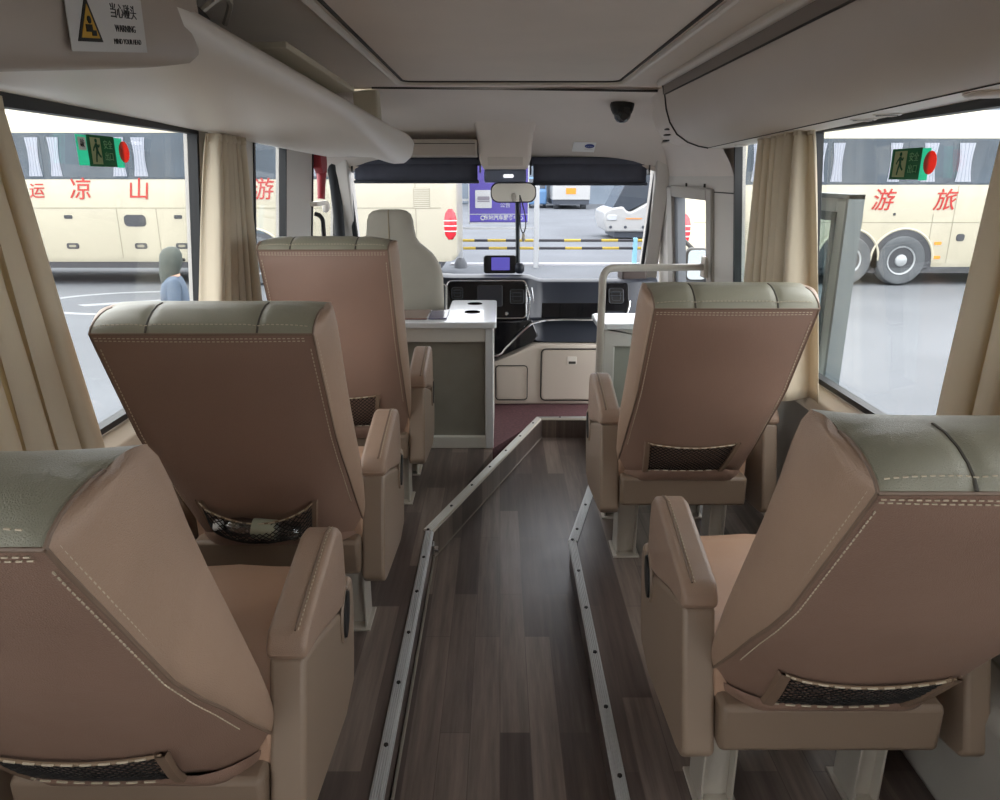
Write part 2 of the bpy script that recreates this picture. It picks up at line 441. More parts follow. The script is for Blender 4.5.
ZS, ZT = .80, 1.665                        # window sill and head
e = MB()
wall_panel(e, -1, YB, 5.3, -.1, ZS)
wall_panel(e, -1, YB, 5.3, ZT, 2.0)
for a, b in ((-1.45, -1.25), (.25, .55), (2.76, 3.37), (3.88, 4.42), (5.16, 5.3)): wall_panel(e, -1, a, b, ZS, ZT)
struct(e.build('wall_left', M['pillar'], smooth=False), 'pale left side wall between the windows', 'wall')
e = MB()
wall_panel(e, 1, YB, 3.9, -.1, ZS); wall_panel(e, 1, 4.92, 5.3, -.1, ZT); wall_panel(e, 1, YB, 5.3, ZT, 2.0)
for a, b in ((-1.45, -1.25), (.25, .55), (3.54, 3.9)): wall_panel(e, 1, a, b, ZS, ZT)
wall_panel(e, 1, 3.9, 4.92, 1.45, ZT)
struct(e.build('wall_right', M['pillar'], smooth=False), 'pale right side wall with the door pillar', 'wall')
# grey lower lining and sills
for s, nm, lb in ((-1, 'left', 'left'), (1, 'right', 'right')):
    e = MB(); wall_panel(e, s, YB, 3.5, PZ, .74, t=-.02); 
    struct(e.build('wall_lining_' + nm, M['wallgrey'], smooth=False), 'grey lower wall lining under the %s windows' % lb, 'wall')
    e = MB(); e.hexa([(s*1.15, YB, .73), (s*1.15, 3.5, .73), (s*1.15, 3.5, .795), (s*1.15, YB, .795), (s*1.09, YB, .715), (s*1.09, 3.5, .715), (s*1.105, 3.5, .765), (s*1.105, YB, .765)])
    struct(e.build('trim_sill_' + nm, M['sill'], bevel=.006), 'cream sill ledge under the %s windows' % lb, 'sill')
# low wheel box by the wall beside the nearest right seat
e = MB(); e.prism([(YB, PZ), (1.95, PZ), (1.75, .46), (YB, .46)], lambda y, z: (1.0, y, z), lambda y, z: (1.14, y, z))
struct(e.build('wall_box_right', M['wallgrey'], bevel=.03), 'grey boxed-in ledge along the floor by the right wall', 'ledge')

# windows: black gasket frame + pane
wcount = [0]
def window(side, y0, y1, z0, z1, gl, label, fw=.019, name=None):
    wcount[0] += 1
    w = emptystruct(name or 'window_%d' % wcount[0], (side * wx(z0), (y0 + y1) / 2, z0), label, 'window')
    e = MB()
    for a, b, c, d in ((y0, y1, z0, z0 + fw), (y0, y1, z1 - fw * 2.1, z1), (y0, y0 + fw, z0 + fw, z1 - fw * 2.1), (y1 - fw, y1, z0 + fw, z1 - fw * 2.1)):
        wall_panel(e, side, a, b, c, d, t=.035, inset=.006)
    e.build('window_frame', M['gasket'], w, smooth=False)
    e = MB(); wall_panel(e, side, y0 + fw * .6, y1 - fw * .6, z0 + fw * .6, z1 - fw * .6, t=.005, inset=-.02)
    e.build('pane', gl, w, smooth=False)
    return w
window(-1, .55, 2.76, ZS, 1.695, M['glass'], 'large left side window beside the second and nearest left seats')
window(-1, 3.37, 3.88, ZS, 1.695, M['glass'], 'narrow left side window ahead of the middle curtain')
window(-1, 4.42, 5.16, ZS, ZT, M['glass'], 'left side window beside the driver')
window(-1, -1.25, .25, ZS, 1.695, M['glass'], 'left side window beside the viewpoint')
window(-1, YB, -1.45, ZS, 1.695, M['glass'], 'rearmost left side window')
window(1, .55, 2.668, ZS, 1.695, M['glass'], 'large right side window beside the two right seats')
window(1, 2.676, 3.54, ZS, 1.695, M['glass'], 'right side window ahead of the middle curtain')
window(1, -1.25, .25, ZS, 1.695, M['glass'], 'right side window beside the viewpoint')
window(1, YB, -1.45, ZS, 1.695, M['glass'], 'rearmost right side window')
e = MB(); e.box(-1.2, 1.2, YB - .06, YB, -.1, 2.0)
struct(e.build('wall_back', M['greige'], smooth=False), 'greige rear wall behind the viewpoint', 'wall')
# seam across the right door pillar, cover panel
e = MB(); wall_panel(e, 1, 3.54, 3.9, 1.432, 1.438, t=-.002); struct(e.build('trim_6', M['groove'], smooth=False), 'dark seam across the door pillar panel', 'trim')

# roof
e = MB(); e.box(-1.15, 1.15, YB, 3.82, 1.925, 2.0); struct(e.build('ceiling', M['ceil'], smooth=False), 'greige padded ceiling lining', 'ceiling')
# raised centre panel with groove moulding
e = MB()
path = [(-.47, YB, 1.921), (-.47, 3.62, 1.921), (.57, 3.62, 1.921), (.57, YB, 1.921)]
e.tube(fillet_path(path, .06), .012, 8); struct(e.build('trim_7', M['ceilrail']), 'rounded moulding around the ceiling centre panel', 'moulding')
e = MB(); e.tube(fillet_path([(-.44, YB, 1.924), (-.44, 3.585, 1.924), (.54, 3.585, 1.924), (.54, YB, 1.924)], .06), .006, 6)
struct(e.build('trim_8', M['groove']), 'dark groove just inside the ceiling moulding', 'moulding')
e = MB(); e.tube([(-.62, 3.815, 1.922), (0, 3.84, 1.92), (.76, 3.80, 1.905)], .006, 6); struct(e.build('trim_9', M['groove']), 'dark seam where the ceiling meets the front header', 'seam')

# front header: curved shell from ceiling to windscreen
def header_z(t, x):
    z = 1.918 - .03 * t - .275 * t ** 2.1
    ax = abs(x - .02)
    z -= .10 * max(0, (ax - .62) / .45) ** 1.5 * (1 - .3 * t)
    return z
rows = []
for i in range(17):
    t = i / 16; y = 3.82 + 1.2 * t
    rows.append([(x, y - .10 * (abs(x) / 1.1) ** 2 * t, header_z(t, x)) for x in [-1.13 + 2.26 * k / 24 for k in range(25)]])
e = MB(); e.grid(rows); e.grid([[Vector(p) + Vector((0, .02, .06)) for p in r] for r in rows])
struct(e.build('ceiling_front', M['ceil']), 'sloping greige header above the windscreen', 'header')
# light bottom rail of header
e = MB(); e.tube([Vector(p) + Vector((0, 0, 0)) for p in rows[-1]], .018, 8); struct(e.build('trim_10', M['greige']), 'rounded lower edge of the front header', 'trim')
# front wall under and beside windscreen
def ws(y_off, x, z):      # windscreen surface: raked, bowed
    return (x, 5.42 - (z - .75) * .42 - .12 * (x / 1.1) ** 2 + y_off, z)
e = MB()
zz = [.72 + .95 * k / 8 for k in range(9)]; xs = [-1.0 + 2.02 * k / 16 for k in range(17)]
w = emptystruct('window_windscreen', (0, 5.42, .75), 'large front windscreen', 'window')
e.grid([[ws(.0, x, z) for x in xs] for z in zz]); e.grid([[ws(.006, x, z) for x in xs] for z in zz])
e.build('pane', M['wsglass'], w)
e = MB()
e.tube([ws(-.005, -1.0 + .0 * z, z) for z in zz], .02, 8); e.tube([ws(-.005, 1.02, z) for z in zz], .02, 8)
e.tube([ws(-.005, x, .72) for x in xs], .02, 8)
e.grid([[ws(-.012, x, z) for x in xs] for z in (1.585, 1.67)]); e.grid([[ws(-.002, x, z) for x in xs] for z in (1.585, 1.67)])
e.build('window_frame', M['gasket'], w)
# front bulkhead under the glass
e = MB(); e.box(-1.17, 1.17, 5.42, 5.5, -.5, .74); struct(e.build('wall_front', M['bus_cream']), 'bulkhead below the windscreen', 'wall')
# A pillars
def sweep(name, pts, prof, m, label, cat='pillar'):
    rings = [[(p[0] + a * sc_[0], p[1] + b * sc_[1], p[2]) for a, b in prof] for p, sc_ in pts]
    e = MB(); e.loft(rings); return struct(e.build(name, m, bevel=.01), label, cat)
apr = [(-.5, -.5), (.5, -.5), (.5, .5), (-.5, .5)]
sweep('trim_pillar_left', [((-1.05, 5.38, .70), (.10, .16)), ((-1.045, 5.22, 1.15), (.10, .16)), ((-1.03, 5.02, 1.50), (.11, .2)), ((-1.02, 4.88, 1.72), (.13, .26))], apr, M['pillar'], 'pale left windscreen pillar')
sweep('trim_pillar_front', [((1.07, 5.38, .70), (.10, .22)), ((1.065, 5.22, 1.15), (.09, .2)), ((1.055, 5.02, 1.50), (.1, .2)), ((1.04, 4.90, 1.72), (.13, .26))], apr, M['pillar'], 'pale right windscreen pillar')
e = MB(); e.tube(smooth_path([(-1.07, 4.80, 1.66), (-1.075, 4.93, 1.52), (-1.085, 5.05, 1.25), (-1.10, 5.13, .95), (-1.11, 5.16, .78)], 5), .035, 10)
struct(e.build('trim_11', M['gasket']), 'curved black rubber post ahead of the driver window', 'pillar')
# cover panel over the right doorway
e = MB(); rows2 = []
for i in range(9):
    t = i / 8
    rows2.append([(1.10 - .13 * t ** 2, y, 1.44 + .26 * t) for y in (3.56, 3.9, 4.3, 4.7, 5.02)])
e.grid(rows2); e.grid([[Vector(p) + Vector((.05, 0, 0)) for p in r] for r in rows2])
struct(e.build('wall_door_head', M['greige']), 'greige fairing over the front doorway', 'panel')
e = MB()
for y in (4.05, 4.45): e.box(1.085, 1.1, y - .006, y + .006, 1.45, 1.475)
struct(e.build('trim_12', M['groove'], smooth=False), 'two small slots in the fairing over the doorway', 'slot')
# door opening frame
e = MB(); wall_panel(e, 1, 3.88, 3.98, -.1, 1.45, t=.07, inset=.02); wall_panel(e, 1, 4.78, 4.92, -.1, 1.45, t=.07, inset=.02); wall_panel(e, 1, 3.98, 4.78, 1.39, 1.45, t=.07, inset=.02)
d1 = struct(e.build('door_1', mat('door_frame_grey', '#a19c95', .5), bevel=.008), 'grey frame of the open front doorway', 'doorway')
e = MB(); wall_panel(e, 1, 4.70, 4.78, -.1, 1.39, t=.05, inset=.0); wall_panel(e, 1, 3.98, 4.02, -.1, 1.39, t=.05, inset=.0)
e.build('rubber_seal', mat('door_seal', '#5f6368', .6), d1, smooth=False)

# ------------------------------------------------------------------ exterior ground
struct(MB().box(-90, 90, -30, 160, -.75, -.55).build('ground', M['ground'], smooth=False), 'pale grey asphalt parking lot', 'ground')
# painted loop and arrow on the lot left of the bus
e = MB()
pts = [(-6.1 + 1.9 * math.cos(R(a)), 12.5 + 1.25 * math.sin(R(a))) for a in range(0, 361, 10)]
for (a, b), (c, d) in zip(pts[:-1], pts[1:]):
    k = .90
    ia, ib, ic, id_ = -6.1 + (a + 6.1) * k, 12.5 + (b - 12.5) * k, -6.1 + (c + 6.1) * k, 12.5 + (d - 12.5) * k
    e.hexa([(a, b, -.551), (c, d, -.551), (ic, id_, -.551), (ia, ib, -.551), (a, b, -.545), (c, d, -.545), (ic, id_, -.545), (ia, ib, -.545)])
e.prism([(-7.1, 12.2), (-6.9, 12.05), (-5.2, 12.85), (-5.4, 13.0)], lambda x, y: (x, y, -.551), lambda x, y: (x, y, -.545))
e.prism([(-5.5, 13.05), (-4.9, 13.0), (-5.1, 12.7), (-5.3, 12.85)], lambda x, y: (x, y, -.551), lambda x, y: (x, y, -.545))
struct(e.build('road_marking', M['mark'], smooth=False), 'faded white painted ring and arrow on the asphalt', 'road marking')
e = MB(); e.box(-1.2, 8, 17.9, 18.1, -.551, -.50)
struct(e.build('kerb', mat('kerb_grey', '#b9b9bd', .8)), 'low pale kerb across the lot', 'kerb')
# ------------------------------------------------------------------ seats
def stitches(e, path, step=.011, ln=.0062, r=.0009):
    pts = resample(path, step)
    for a, b in zip(pts[:-1], pts[1:]):
        d = (b - a)
        if d.length < 1e-6: continue
        d.normalize(); c = a + d * ln
        u = d.cross(Vector((0, 0, 1)))
        u = u.normalized() * r if u.length > .05 else Vector((r, 0, 0))
        w = d.cross(u).normalized() * r
        e.hexa([a - u - w, a + u - w, a + u + w, a - u + w, c - u - w, c + u - w, c + u + w, c - u + w])

def make_seat(side, xi, xo, yt, zt, yb, zb, label, bottle=False, sag=.012, detail=True, drop=0, group='bus seats'):
    """side -1 = left of the aisle. xi, xo: |x| of the inner and outer edge of the back; (yt,zt) rear seam, (yb,zb) foot of the back"""
    xi_b, xo_b = xi - .028, xo - .055
    root = thing('passenger_seat', (side * (xi + xo) / 2, yb + .25, PZ), label, 'seat', group)
    S = Vector((yt - yb, zt - zb)); L = S.length; S /= L
    N = Vector((S.y, -S.x))                       # forward normal in (y,z)
    def width(t):
        t = max(0, min(1.05, t)); k = t ** .8
        return xi_b + (xi - xi_b) * k, xo_b + (xo - xo_b) * k
    def pt(q, s, n):                              # q -1 = viewer's left
        a, b = width(s / L)
        lo, hi = (a, b) if side > 0 else (-b, -a)
        return Vector((lo + (hi - lo) * (q + 1) / 2, yb + S.x * s + N.x * n, zb + S.y * s + N.y * n))
    rear = [(0, .03), (.015, .006), (.10*L, 0), (.2*L, 0), (.3*L, 0), (.42*L, 0), (.55*L, 0), (.68*L, 0), (.8*L, 0), (.9*L, 0), (.96*L, 0), (L, .001)]
    cap = [(L, .001), (L + .009, .016), (L + .016, .038), (L + .020, .065), (L + .019, .095), (L + .012, .122)]
    front = [(0, .10), (.02, .12), (.10*L, .135), (.2*L, .148), (.3*L, .158), (.42*L, .168), (.55*L, .178), (.68*L, .192), (.8*L, .208), (.9*L, .212), (.96*L, .204), (L - .022, .194), (L - .013, .182), (L - .005, .170), (L + .001, .158), (L + .006, .145), (L + .010, .132), (L + .012, .122)]
    cap = [(s - drop * n / .12, n) for s, n in cap]
    front = [(s - drop * n / .12 * max(0, min(1, (s / L - .75) / .2)), n) for s, n in front]
    def edgefwd(s): return .085 * max(0, 1 - s / (.55 * L)) ** 1.3 + .012 * max(0, 1 - s / L)
    Q = [-1, -.97, -.92, -.84, -.7, -.5, -.25, 0, .25, .5, .7, .84, .92, .97, 1]
    def rear_pt(q, s, n, extra=0):
        puff = -.014 * (1 - q * q) * min(1, max(0, s / (.12 * L))) * min(1, max(0, (L - s) / (.08 * L)))
        ef = edgefwd(s) * max(0, (abs(q) - .55) / .45) ** 2
        ds = -.105 * max(0, (abs(q) - .5) / .5) ** 2 * max(0, 1 - max(0, s) / (.3 * L))
        return pt(q, s + ds, n + puff + ef + extra)
    def cap_pt(q, s, n, k, lift=.0):
        seg = abs(math.sin(math.pi * (q + 1.0) / 2 * 2))   # dips at q = 0? use seams at +-.5
        d = min(abs(q + .5), abs(q - .5))
        pillow = .007 * (1 - math.exp(-(d / .05) ** 2)) * math.sin(math.pi * min(1, k))
        kk = min(1, k); drp = -.012 * abs(q) ** 6 * kk * kk * (3 - 2 * kk); fade = 1 - abs(q) ** 8
        return pt(q, s + drp + pillow * fade, n) + Vector((0, -.3 * lift * fade, lift * fade))
    def front_pt(q, s, n, wd=0):
        rec = -.018 * (1 - abs(q) ** 4) * (1 - wd)
        return pt(q, s - .012 * abs(q) ** 6 * wd, n + rec)
    nF = len(front)
    wF = [max(0, min(1, 1 - (nF - 1 - i) / 7)) for i in range(nF)]
    # backrest shell
    e = MB()
    e.grid([[rear_pt(q, s, n) for q in Q] for s, n in rear])
    e.grid([[front_pt(q, s, n) for q in Q] for s, n in front[:10]], 1)
    back = rear + cap[1:]
    for sg in (-1, 1):
        g = []
        for (s1, n1), (s2, n2) in zip(back, front[:len(back)]) :
            g.append((s1, n1, s2, n2))
        # match rear+cap (17 pts) with front (18 pts)
        fr = front[:-1]
        rows = []
        for i in range(len(back)):
            s1, n1 = back[i]; jf = min(i, len(fr) - 1) if i < len(back) - 1 else nF - 1
            s2, n2 = front[jf]
            a = rear_pt(sg, s1, n1) if i < len(rear) else cap_pt(sg, s1, n1, (i - len(rear) + 1) / (len(cap) - 1))
            b = front_pt(sg, s2, n2, wF[jf])
            row = []
            for k in range(9):
                f = k / 8
                p = a.lerp(b, f)
                p.x += sg * .022 * math.sin(math.pi * f) ** .8 * min(1, max(.0, s1 / (.25 * L))) * (1, 1, 1, .97, .9, .7, 0)[max(0, i - len(back) + 7)]
                row.append(p)
            rows.append(row)
        e.grid(rows, 2)
    # foot of the back
    e.grid([[rear_pt(q, 0, .03) for q in Q], [front_pt(q, 0, .10) for q in Q]])
    bk = e.build('backrest', [M['seat_tan'], M['seat_side'], M['seat_side']], root, angle=50)
    # headrest cover
    Q = sorted(Q + [-.6, -.56, -.53, -.47, -.44, -.4, .6, .56, .53, .47, .44, .4, -.12, .12, -.37, .37, -.78, .78])
    e = MB(); capk = [(s, n, i / (len(cap) - 1)) for i, (s, n) in enumerate(cap)]
    e.grid([[cap_pt(q, s, n, k, .003) if k > 0 else rear_pt(q, s, n) + Vector((0, 0, .001)) for q in Q] for s, n, k in capk] +
           [[front_pt(q, front[jf][0], front[jf][1], wF[jf]) + Vector((0, .001, .003)) * (1 - abs(q) ** 8) for q in Q] for jf in range(nF - 2, 7, -1)])
    hc = e.build('headrest_cover', M['seat_olive'], root, angle=60)
    hc['label'] = 'olive grey leather headrest cover'
    # piping and seams
    e = MB()
    e.tube([rear_pt(q, L, .0) for q in Q], .003, 6)
    for sg in (-1, 1):
        e.tube([rear_pt(sg, s, n) for s, n in rear], .003, 6)
        e.tube([rear_pt(sg, L, 0)] + [cap_pt(sg, s, n, i / (len(cap) - 1)) for i, (s, n) in enumerate(cap)][1:], .003, 6)
    e.build('piping', M['piping'], bk)
    e = MB()
    for q in (-.5, .5): e.tube([cap_pt(q, s, n, k, .0025) for s, n, k in capk], .0028, 6)
    e.build('cover_seam', M['seamdark'], hc)
    if detail:
        e = MB()
        for off in (-.010, -.017): stitches(e, [rear_pt(q, L + off, -.002) for q in Q[1:-1]])
        for sg in (-1, 1):
            stitches(e, [rear_pt(sg * .955, s, n - .0015) for s, n in rear[3:-1]])
            stitches(e, [rear_pt(sg, s, n) + Vector((sg * .004, N.x * .012, N.y * .012)) for s, n in rear[4:]])
        stitches(e, [cap_pt(q, L + .012, .0135, .2, .0025) for q in Q[1:-1]])
        st = e.build('stitching', M['stitch'], bk, smooth=False)
    # net pocket
    q0, q1 = (-.64, .62) if bottle else (-.72, .57)
    sT, sB = .235 * L, .055 * L
    qb0, qb1 = q0 + .06, q1 - .10
    def net_pt(a, b):           # a 0..1 across, b 0 bottom..1 top
        qq = (q0 + (q1 - q0) * a) * b + (qb0 + (qb1 - qb0) * a) * (1 - b)
        dip = sag * 4 * a * (1 - a) * b
        s = sB + (sT - sB) * b - dip
        out = -.004 - (.066 if bottle else .008) * max(0, math.sin(math.pi * a)) ** (.4 if bottle else 1) * (.35 + .65 * math.sin(math.pi * min(1, b * .9 + .05)))
        return rear_pt(qq, s, 0, out)
    e = MB()
    nd = 17
    for k in range(-9, nd):
        for sg in (1, -1):
            pl = []
            for j in range(10):
                b = j / 9; a = (k + 9 * b) / nd if sg > 0 else (k + 9 * (1 - b)) / nd
                if 0 <= a <= 1: pl.append(net_pt(a, b))
            if len(pl) > 1: e.tube(pl, .0013, 4)
    npk = e.build('net_pocket', M['net'], root); npk['label'] = 'black net pocket'
    e = MB(); e.tube([net_pt(a / 16, 1) + Vector((0, -.002, 0)) for a in range(17)], .003, 6); e.build('elastic_edge', M['elastic'], npk)
    e = MB()
    stitches(e, [net_pt(a / 16, 1) + Vector((0, -.0055, .001)) for a in range(17)], step=.03, ln=.018, r=.0013)
    stitches(e, [net_pt(a / 16, 0) + Vector((0, -.0065, .001)) for a in range(17)], step=.03, ln=.018, r=.0013)
    e.build('edge_stitching', M['stitch'], npk, smooth=False)
    for a in (0, 1):
        e = MB(); rows = []
        for j in range(7):
            b = j / 6 * 1.08 - .04
            w = .08 if a else -.08
            qq = ((q0 if a == 0 else q1) * b + (qb0 if a == 0 else qb1) * (1 - b))
            s = sB + (sT - sB) * b
            rows.append([rear_pt(qq + w * f, s, 0, -.011 if abs(f) < .45 else -.003) for f in (-.5, -.4, 0, .4, .5)])
        e.grid(rows); e.grid([[p + Vector((0, .003, 0)) for p in r] for r in rows])
        s_ = e.build('strap', M['strap'], npk)
    # lower hem, then the base box
    e = MB(); rows = []
    for (s, ex) in ((.05*L, -.001), (.04*L, -.006), (.02*L, -.010), (-.005*L, -.010), (-.03*L, -.004), (-.035*L, .02)):
        rows.append([rear_pt(q, max(s, .0001), 0, ex) + (Vector((0, S.x * s, S.y * s)) if s < 0 else Vector((0, 0, 0))) for q in Q])
    e.grid(rows); e.build('lower_hem', M['seat_tan'], root)
    lo, hi = (xi_b, xo_b) if side > 0 else (-xo_b, -xi_b)
    zc = .575
    e = MB(); e.box(lo + .005, hi - .005, yb + .01, yb + .56, zb - .125, zb - .015)
    e.build('seat_base', M['seat_box'], root, bevel=.012)
    # cushion with a rounded front
    prof = [(yb + .06, zb - .03), (yb + .06, zc - .02), (yb + .10, zc), (yb + .25, zc + .005), (yb + .42, zc + .012), (yb + .54, zc + .012), (yb + .60, zc), (yb + .635, zc - .03), (yb + .64, zc - .07), (yb + .62, zb - .05), (yb + .58, zb - .06)]
    e = MB(); rings = []
    for f in (0, .02, .08, .3, .5, .7, .92, .98, 1):
        x = lo + (hi - lo) * f; ed = min(f, 1 - f); dz = -.012 if ed == 0 else (-.003 if ed < .05 else 0)
        rings.append([(x, y, z + (dz if z > zb else 0) - (.006 if .05 < ed < .45 and z > zc - .01 else 0)) for y, z in prof])
    e.loft(rings); e.build('seat_cushion', M['seat_cush'], root, bevel=.006, angle=60)
    e = MB()
    for f in (.012, .988): e.tube([(lo + (hi - lo) * f, y, z) for y, z in prof[1:9]], .004, 6)
    e.build('cushion_piping', M['piping'], root)
    # armrests
    def armrest(xa, xb, ain, nm):
        y0 = yb + .02
        pan = [(.085, .665), (.0, .37), (.02, .345), (.06, .335), (.36, .30), (.46, .325), (.485, .40), (.512, .54), (.508, .58), (.49, .598), (.47, .592), (.452, .568), (.42, .552), (.32, .59), (.2, .63)]
        e = MB(); e.prism([(y0 + a, b) for a, b in pan], lambda y, z: (xa, y, z), lambda y, z: (xb, y, z))
        ar = e.build('armrest', M['arm_plastic'], root, bevel=.014, seg=3, angle=45)
        pad = [(.080, .66), (.078, .685), (.10, .712), (.2, .738), (.30, .762), (.36, .775), (.40, .770), (.425, .748), (.432, .70), (.43, .62), (.418, .585), (.39, .575), (.30, .60), (.2, .635)]
        e = MB(); e.prism([(y0 + a, b) for a, b in pad], lambda y, z: (xa - .004 * math.copysign(1, xb - xa), y, z), lambda y, z: (xb + .004 * math.copysign(1, xb - xa), y, z))
        pd = e.build('armrest_pad', M['arm_leather'], ar, bevel=.018, seg=4, angle=50)
        if detail and ain:
            e = MB(); x_ = ain; dx = math.copysign(.0035, ain)
            top = pad[1:10]
            loop = [((y0 + a * .93 + .02), b - .022) for a, b in pad[2:9]]
            e2 = MB()
            xm = ain + (-.013 if ain > 0 else .013)
            for xx in (xa * .72 + xb * .28,):
                e.tube([(xx, y0 + a, b + .0003) for a, b in pad[2:9]], .0022, 6)
                stitches(e2, [(xx + .006, y0 + a, b + .001) for a, b in pad[2:9]])
            e.build('pad_seam', M['piping'], pd)
            e2.build('stitching', M['stitch'], pd, smooth=False)
        # finger recess under the pad front: flush dark oval for its shade, soft rim
        xo_ = ain
        sg = math.copysign(1, xo_)
        c = Vector((xo_, y0 + .395, .553))
        def ring(ry, rz, dx):
            o = []
            for k in range(28):
                a_ = 2 * math.pi * k / 28; p_, q_ = ry * math.cos(a_), rz * math.sin(a_)
                o.append((c.x + dx, c.y + p_ * .9 + q_ * .42, c.z + q_ * .9 - p_ * .42))
            return o
        e = MB(); e.loft([ring(.022, .052, -sg * .01), ring(.024, .055, sg * .0012), ring(.022, .053, sg * .0018)]); e.build('slot_shade', M['dark'], ar)
        e = MB(); e.tube([(x - sg * .0015, y, z) for x, y, z in ring(.028, .060, 0)], .005, 6, closed=True)
        e.build('slot_rim', M['arm_plastic'], ar)
        return ar
    ia = xi - .092
    if side > 0: armrest(ia, ia + .068, ia, 'inner')
    else: armrest(-ia, -ia - .068, -ia, 'inner')
    oa = xo + .005
    if side > 0: armrest(oa, oa + .055, None or oa + .055, 'outer')
    else: armrest(-oa, -oa - .055, -oa - .055, 'outer')
    # legs: bent steel channels with foot flange
    for xl, wd in ((xi_b + .02, .075), (xo_b - .09, .06)):
        for yl in (yb + .13, yb + .46):
            e = MB(); x0 = side * xl; x1 = side * (xl + wd); t = .006 * side
            z1 = zb - .12
            e.box(min(x0, x0 + t), max(x0, x0 + t), yl, yl + .10, PZ + .004, z1)
            e.box(min(x1 - t, x1), max(x1 - t, x1), yl, yl + .10, PZ + .004, z1)
            e.box(min(x0, x1), max(x0, x1), yl + .03, yl + .036, PZ + .004, z1)
            e.box(min(x0, x1) - .012, max(x0, x1) + .012, yl - .015, yl + .115, PZ, PZ + .008)
            e.build('leg', M['steel'], root, bevel=.002)
    return root, pt, rear_pt, L

seatL1 = make_seat(-1, .45, .945, .647, 1.157, 1.04, .49, 'nearest seat left of the aisle, largest one, cut by the photo edge', sag=.018, drop=.032)
seatL2 = make_seat(-1, .435, .955, 1.667, 1.16, 1.90, .51, 'reclined tan leather seat left of the aisle with a water bottle in its net pocket', bottle=True, sag=.05)
seatL3 = make_seat(-1, .408, .885, 2.70, 1.255, 2.84, .50, 'upright tan leather seat left of the aisle behind the driver table', sag=.01)
seatR1 = make_seat(1, .452, .935, 2.12, 1.14, 2.37, .51, 'front tan leather seat right of the aisle beside the open doorway', sag=.012)
seatR2 = make_seat(1, .468, .955, .83, 1.135, 1.205, .51, 'nearest passenger seat right of the aisle, beside the large right window', sag=.02, drop=.026)

# bottle in the second left seat's pocket
_, pt, rear_pt, L = seatL2
a = rear_pt(-.50, .150 * L, 0, -.034); b = rear_pt(.42, .112 * L, 0, -.034)
d = (b - a); ln = d.length; d.normalize()
bt = thing('water_bottle', tuple(a.lerp(b, .5)), 'clear plastic water bottle with a white cap lying in the net pocket', 'bottle')
def along(pr):
    ps = [a + d * h for h, r in pr]; e = MB(); e.tube(ps, [r for h, r in pr], 18); return e
along([(.02, .010), (.026, .012), (.03, .013), (.045, .024), (.06, .0255), (.075, .027), (.10, .025), (.13, .027), (.16, .025), (.19, .027), (.22, .025), (ln - .012, .027), (ln, .021)]).build('bottle_body', M['clear'], bt)
along([(0, .0145), (.002, .016), (.02, .016), (.022, .0145)]).build('bottle_cap', M['caps'], bt)
along([(.105, .0272), (.11, .028), (.165, .028), (.17, .0272)]).build('bottle_label', M['blabel'], bt)
# ------------------------------------------------------------------ curtains
def curtain(side, y0t, y1t, y0b, y1b, zt, zb, x0, folds, amp, label, ph=0, waist=1.0):
    o0 = thing('curtain', (side * x0, (y0t + y1t) / 2, zb), label, 'curtain', 'window curtains')
    rows = []
    nv, nu = 26, folds * 16
    for i in range(nv):
        t = i / (nv - 1); z = zt + (zb - zt) * t
        row = []
        for k in range(nu + 1):
            u = k / nu
            ya, yb_ = y0t + (y0b - y0t) * t, y1t + (y1b - y1t) * t
            uu = u + .012 * math.sin(9 * u + 3 * t + ph)
            yy = ya + (yb_ - ya) * uu
            am = amp * (.45 + .75 * t ** .6) * (1 + .35 * math.sin(5 * u + ph + 1.5 * t))
            th = 2 * math.pi * folds * u + ph + .5 * math.sin(2.2 * t + 4 * u) + .6 * math.sin(7 * u + ph)
            w = math.sin(th); lam = abs(yb_ - ya) / folds
            x = x0 + .045 * t + am * w + .15 * am * math.sin(2.7 * th + ph)
            row.append((side * x, yy - (.16 + .10 * t) * lam * math.sin(2 * th), z + .004 * w * (t > .95)))
        rows.append(row)
    e = MB(); e.grid(rows); e.build('cloth', M['curtain'], o0, solid=.003, angle=80)
    # gathered heading tape
    e = MB(); e.grid([[ (p[0] - side * .004, p[1], p[2] + dz) for p in rows[0]] for dz in (0, -.028)]); e.build('heading_tape', M['curtain'], o0, solid=.004, angle=80)
    return o0
curtain(-1, .86, 1.58, .95, 1.79, 1.665, .80, 1.01, 8, .034, 'cream curtain at the large left window, nearest the viewpoint', .4)
curtain(-1, 2.70, 3.02, 2.52, 3.06, 1.655, .76, 1.005, 6, .036, 'cream curtain gathered at the pillar between the two left windows', 1.1)
curtain(1, .98, 1.575, .96, 1.635, 1.67, .80, 1.02, 7, .034, 'cream curtain hanging at the rear end of the large right window', 2.0)
curtain(1, 2.52, 2.96, 2.43, 3.0, 1.67, .76, 1.0, 6, .040, 'cream curtain gathered at the divider between the two right windows', .2)

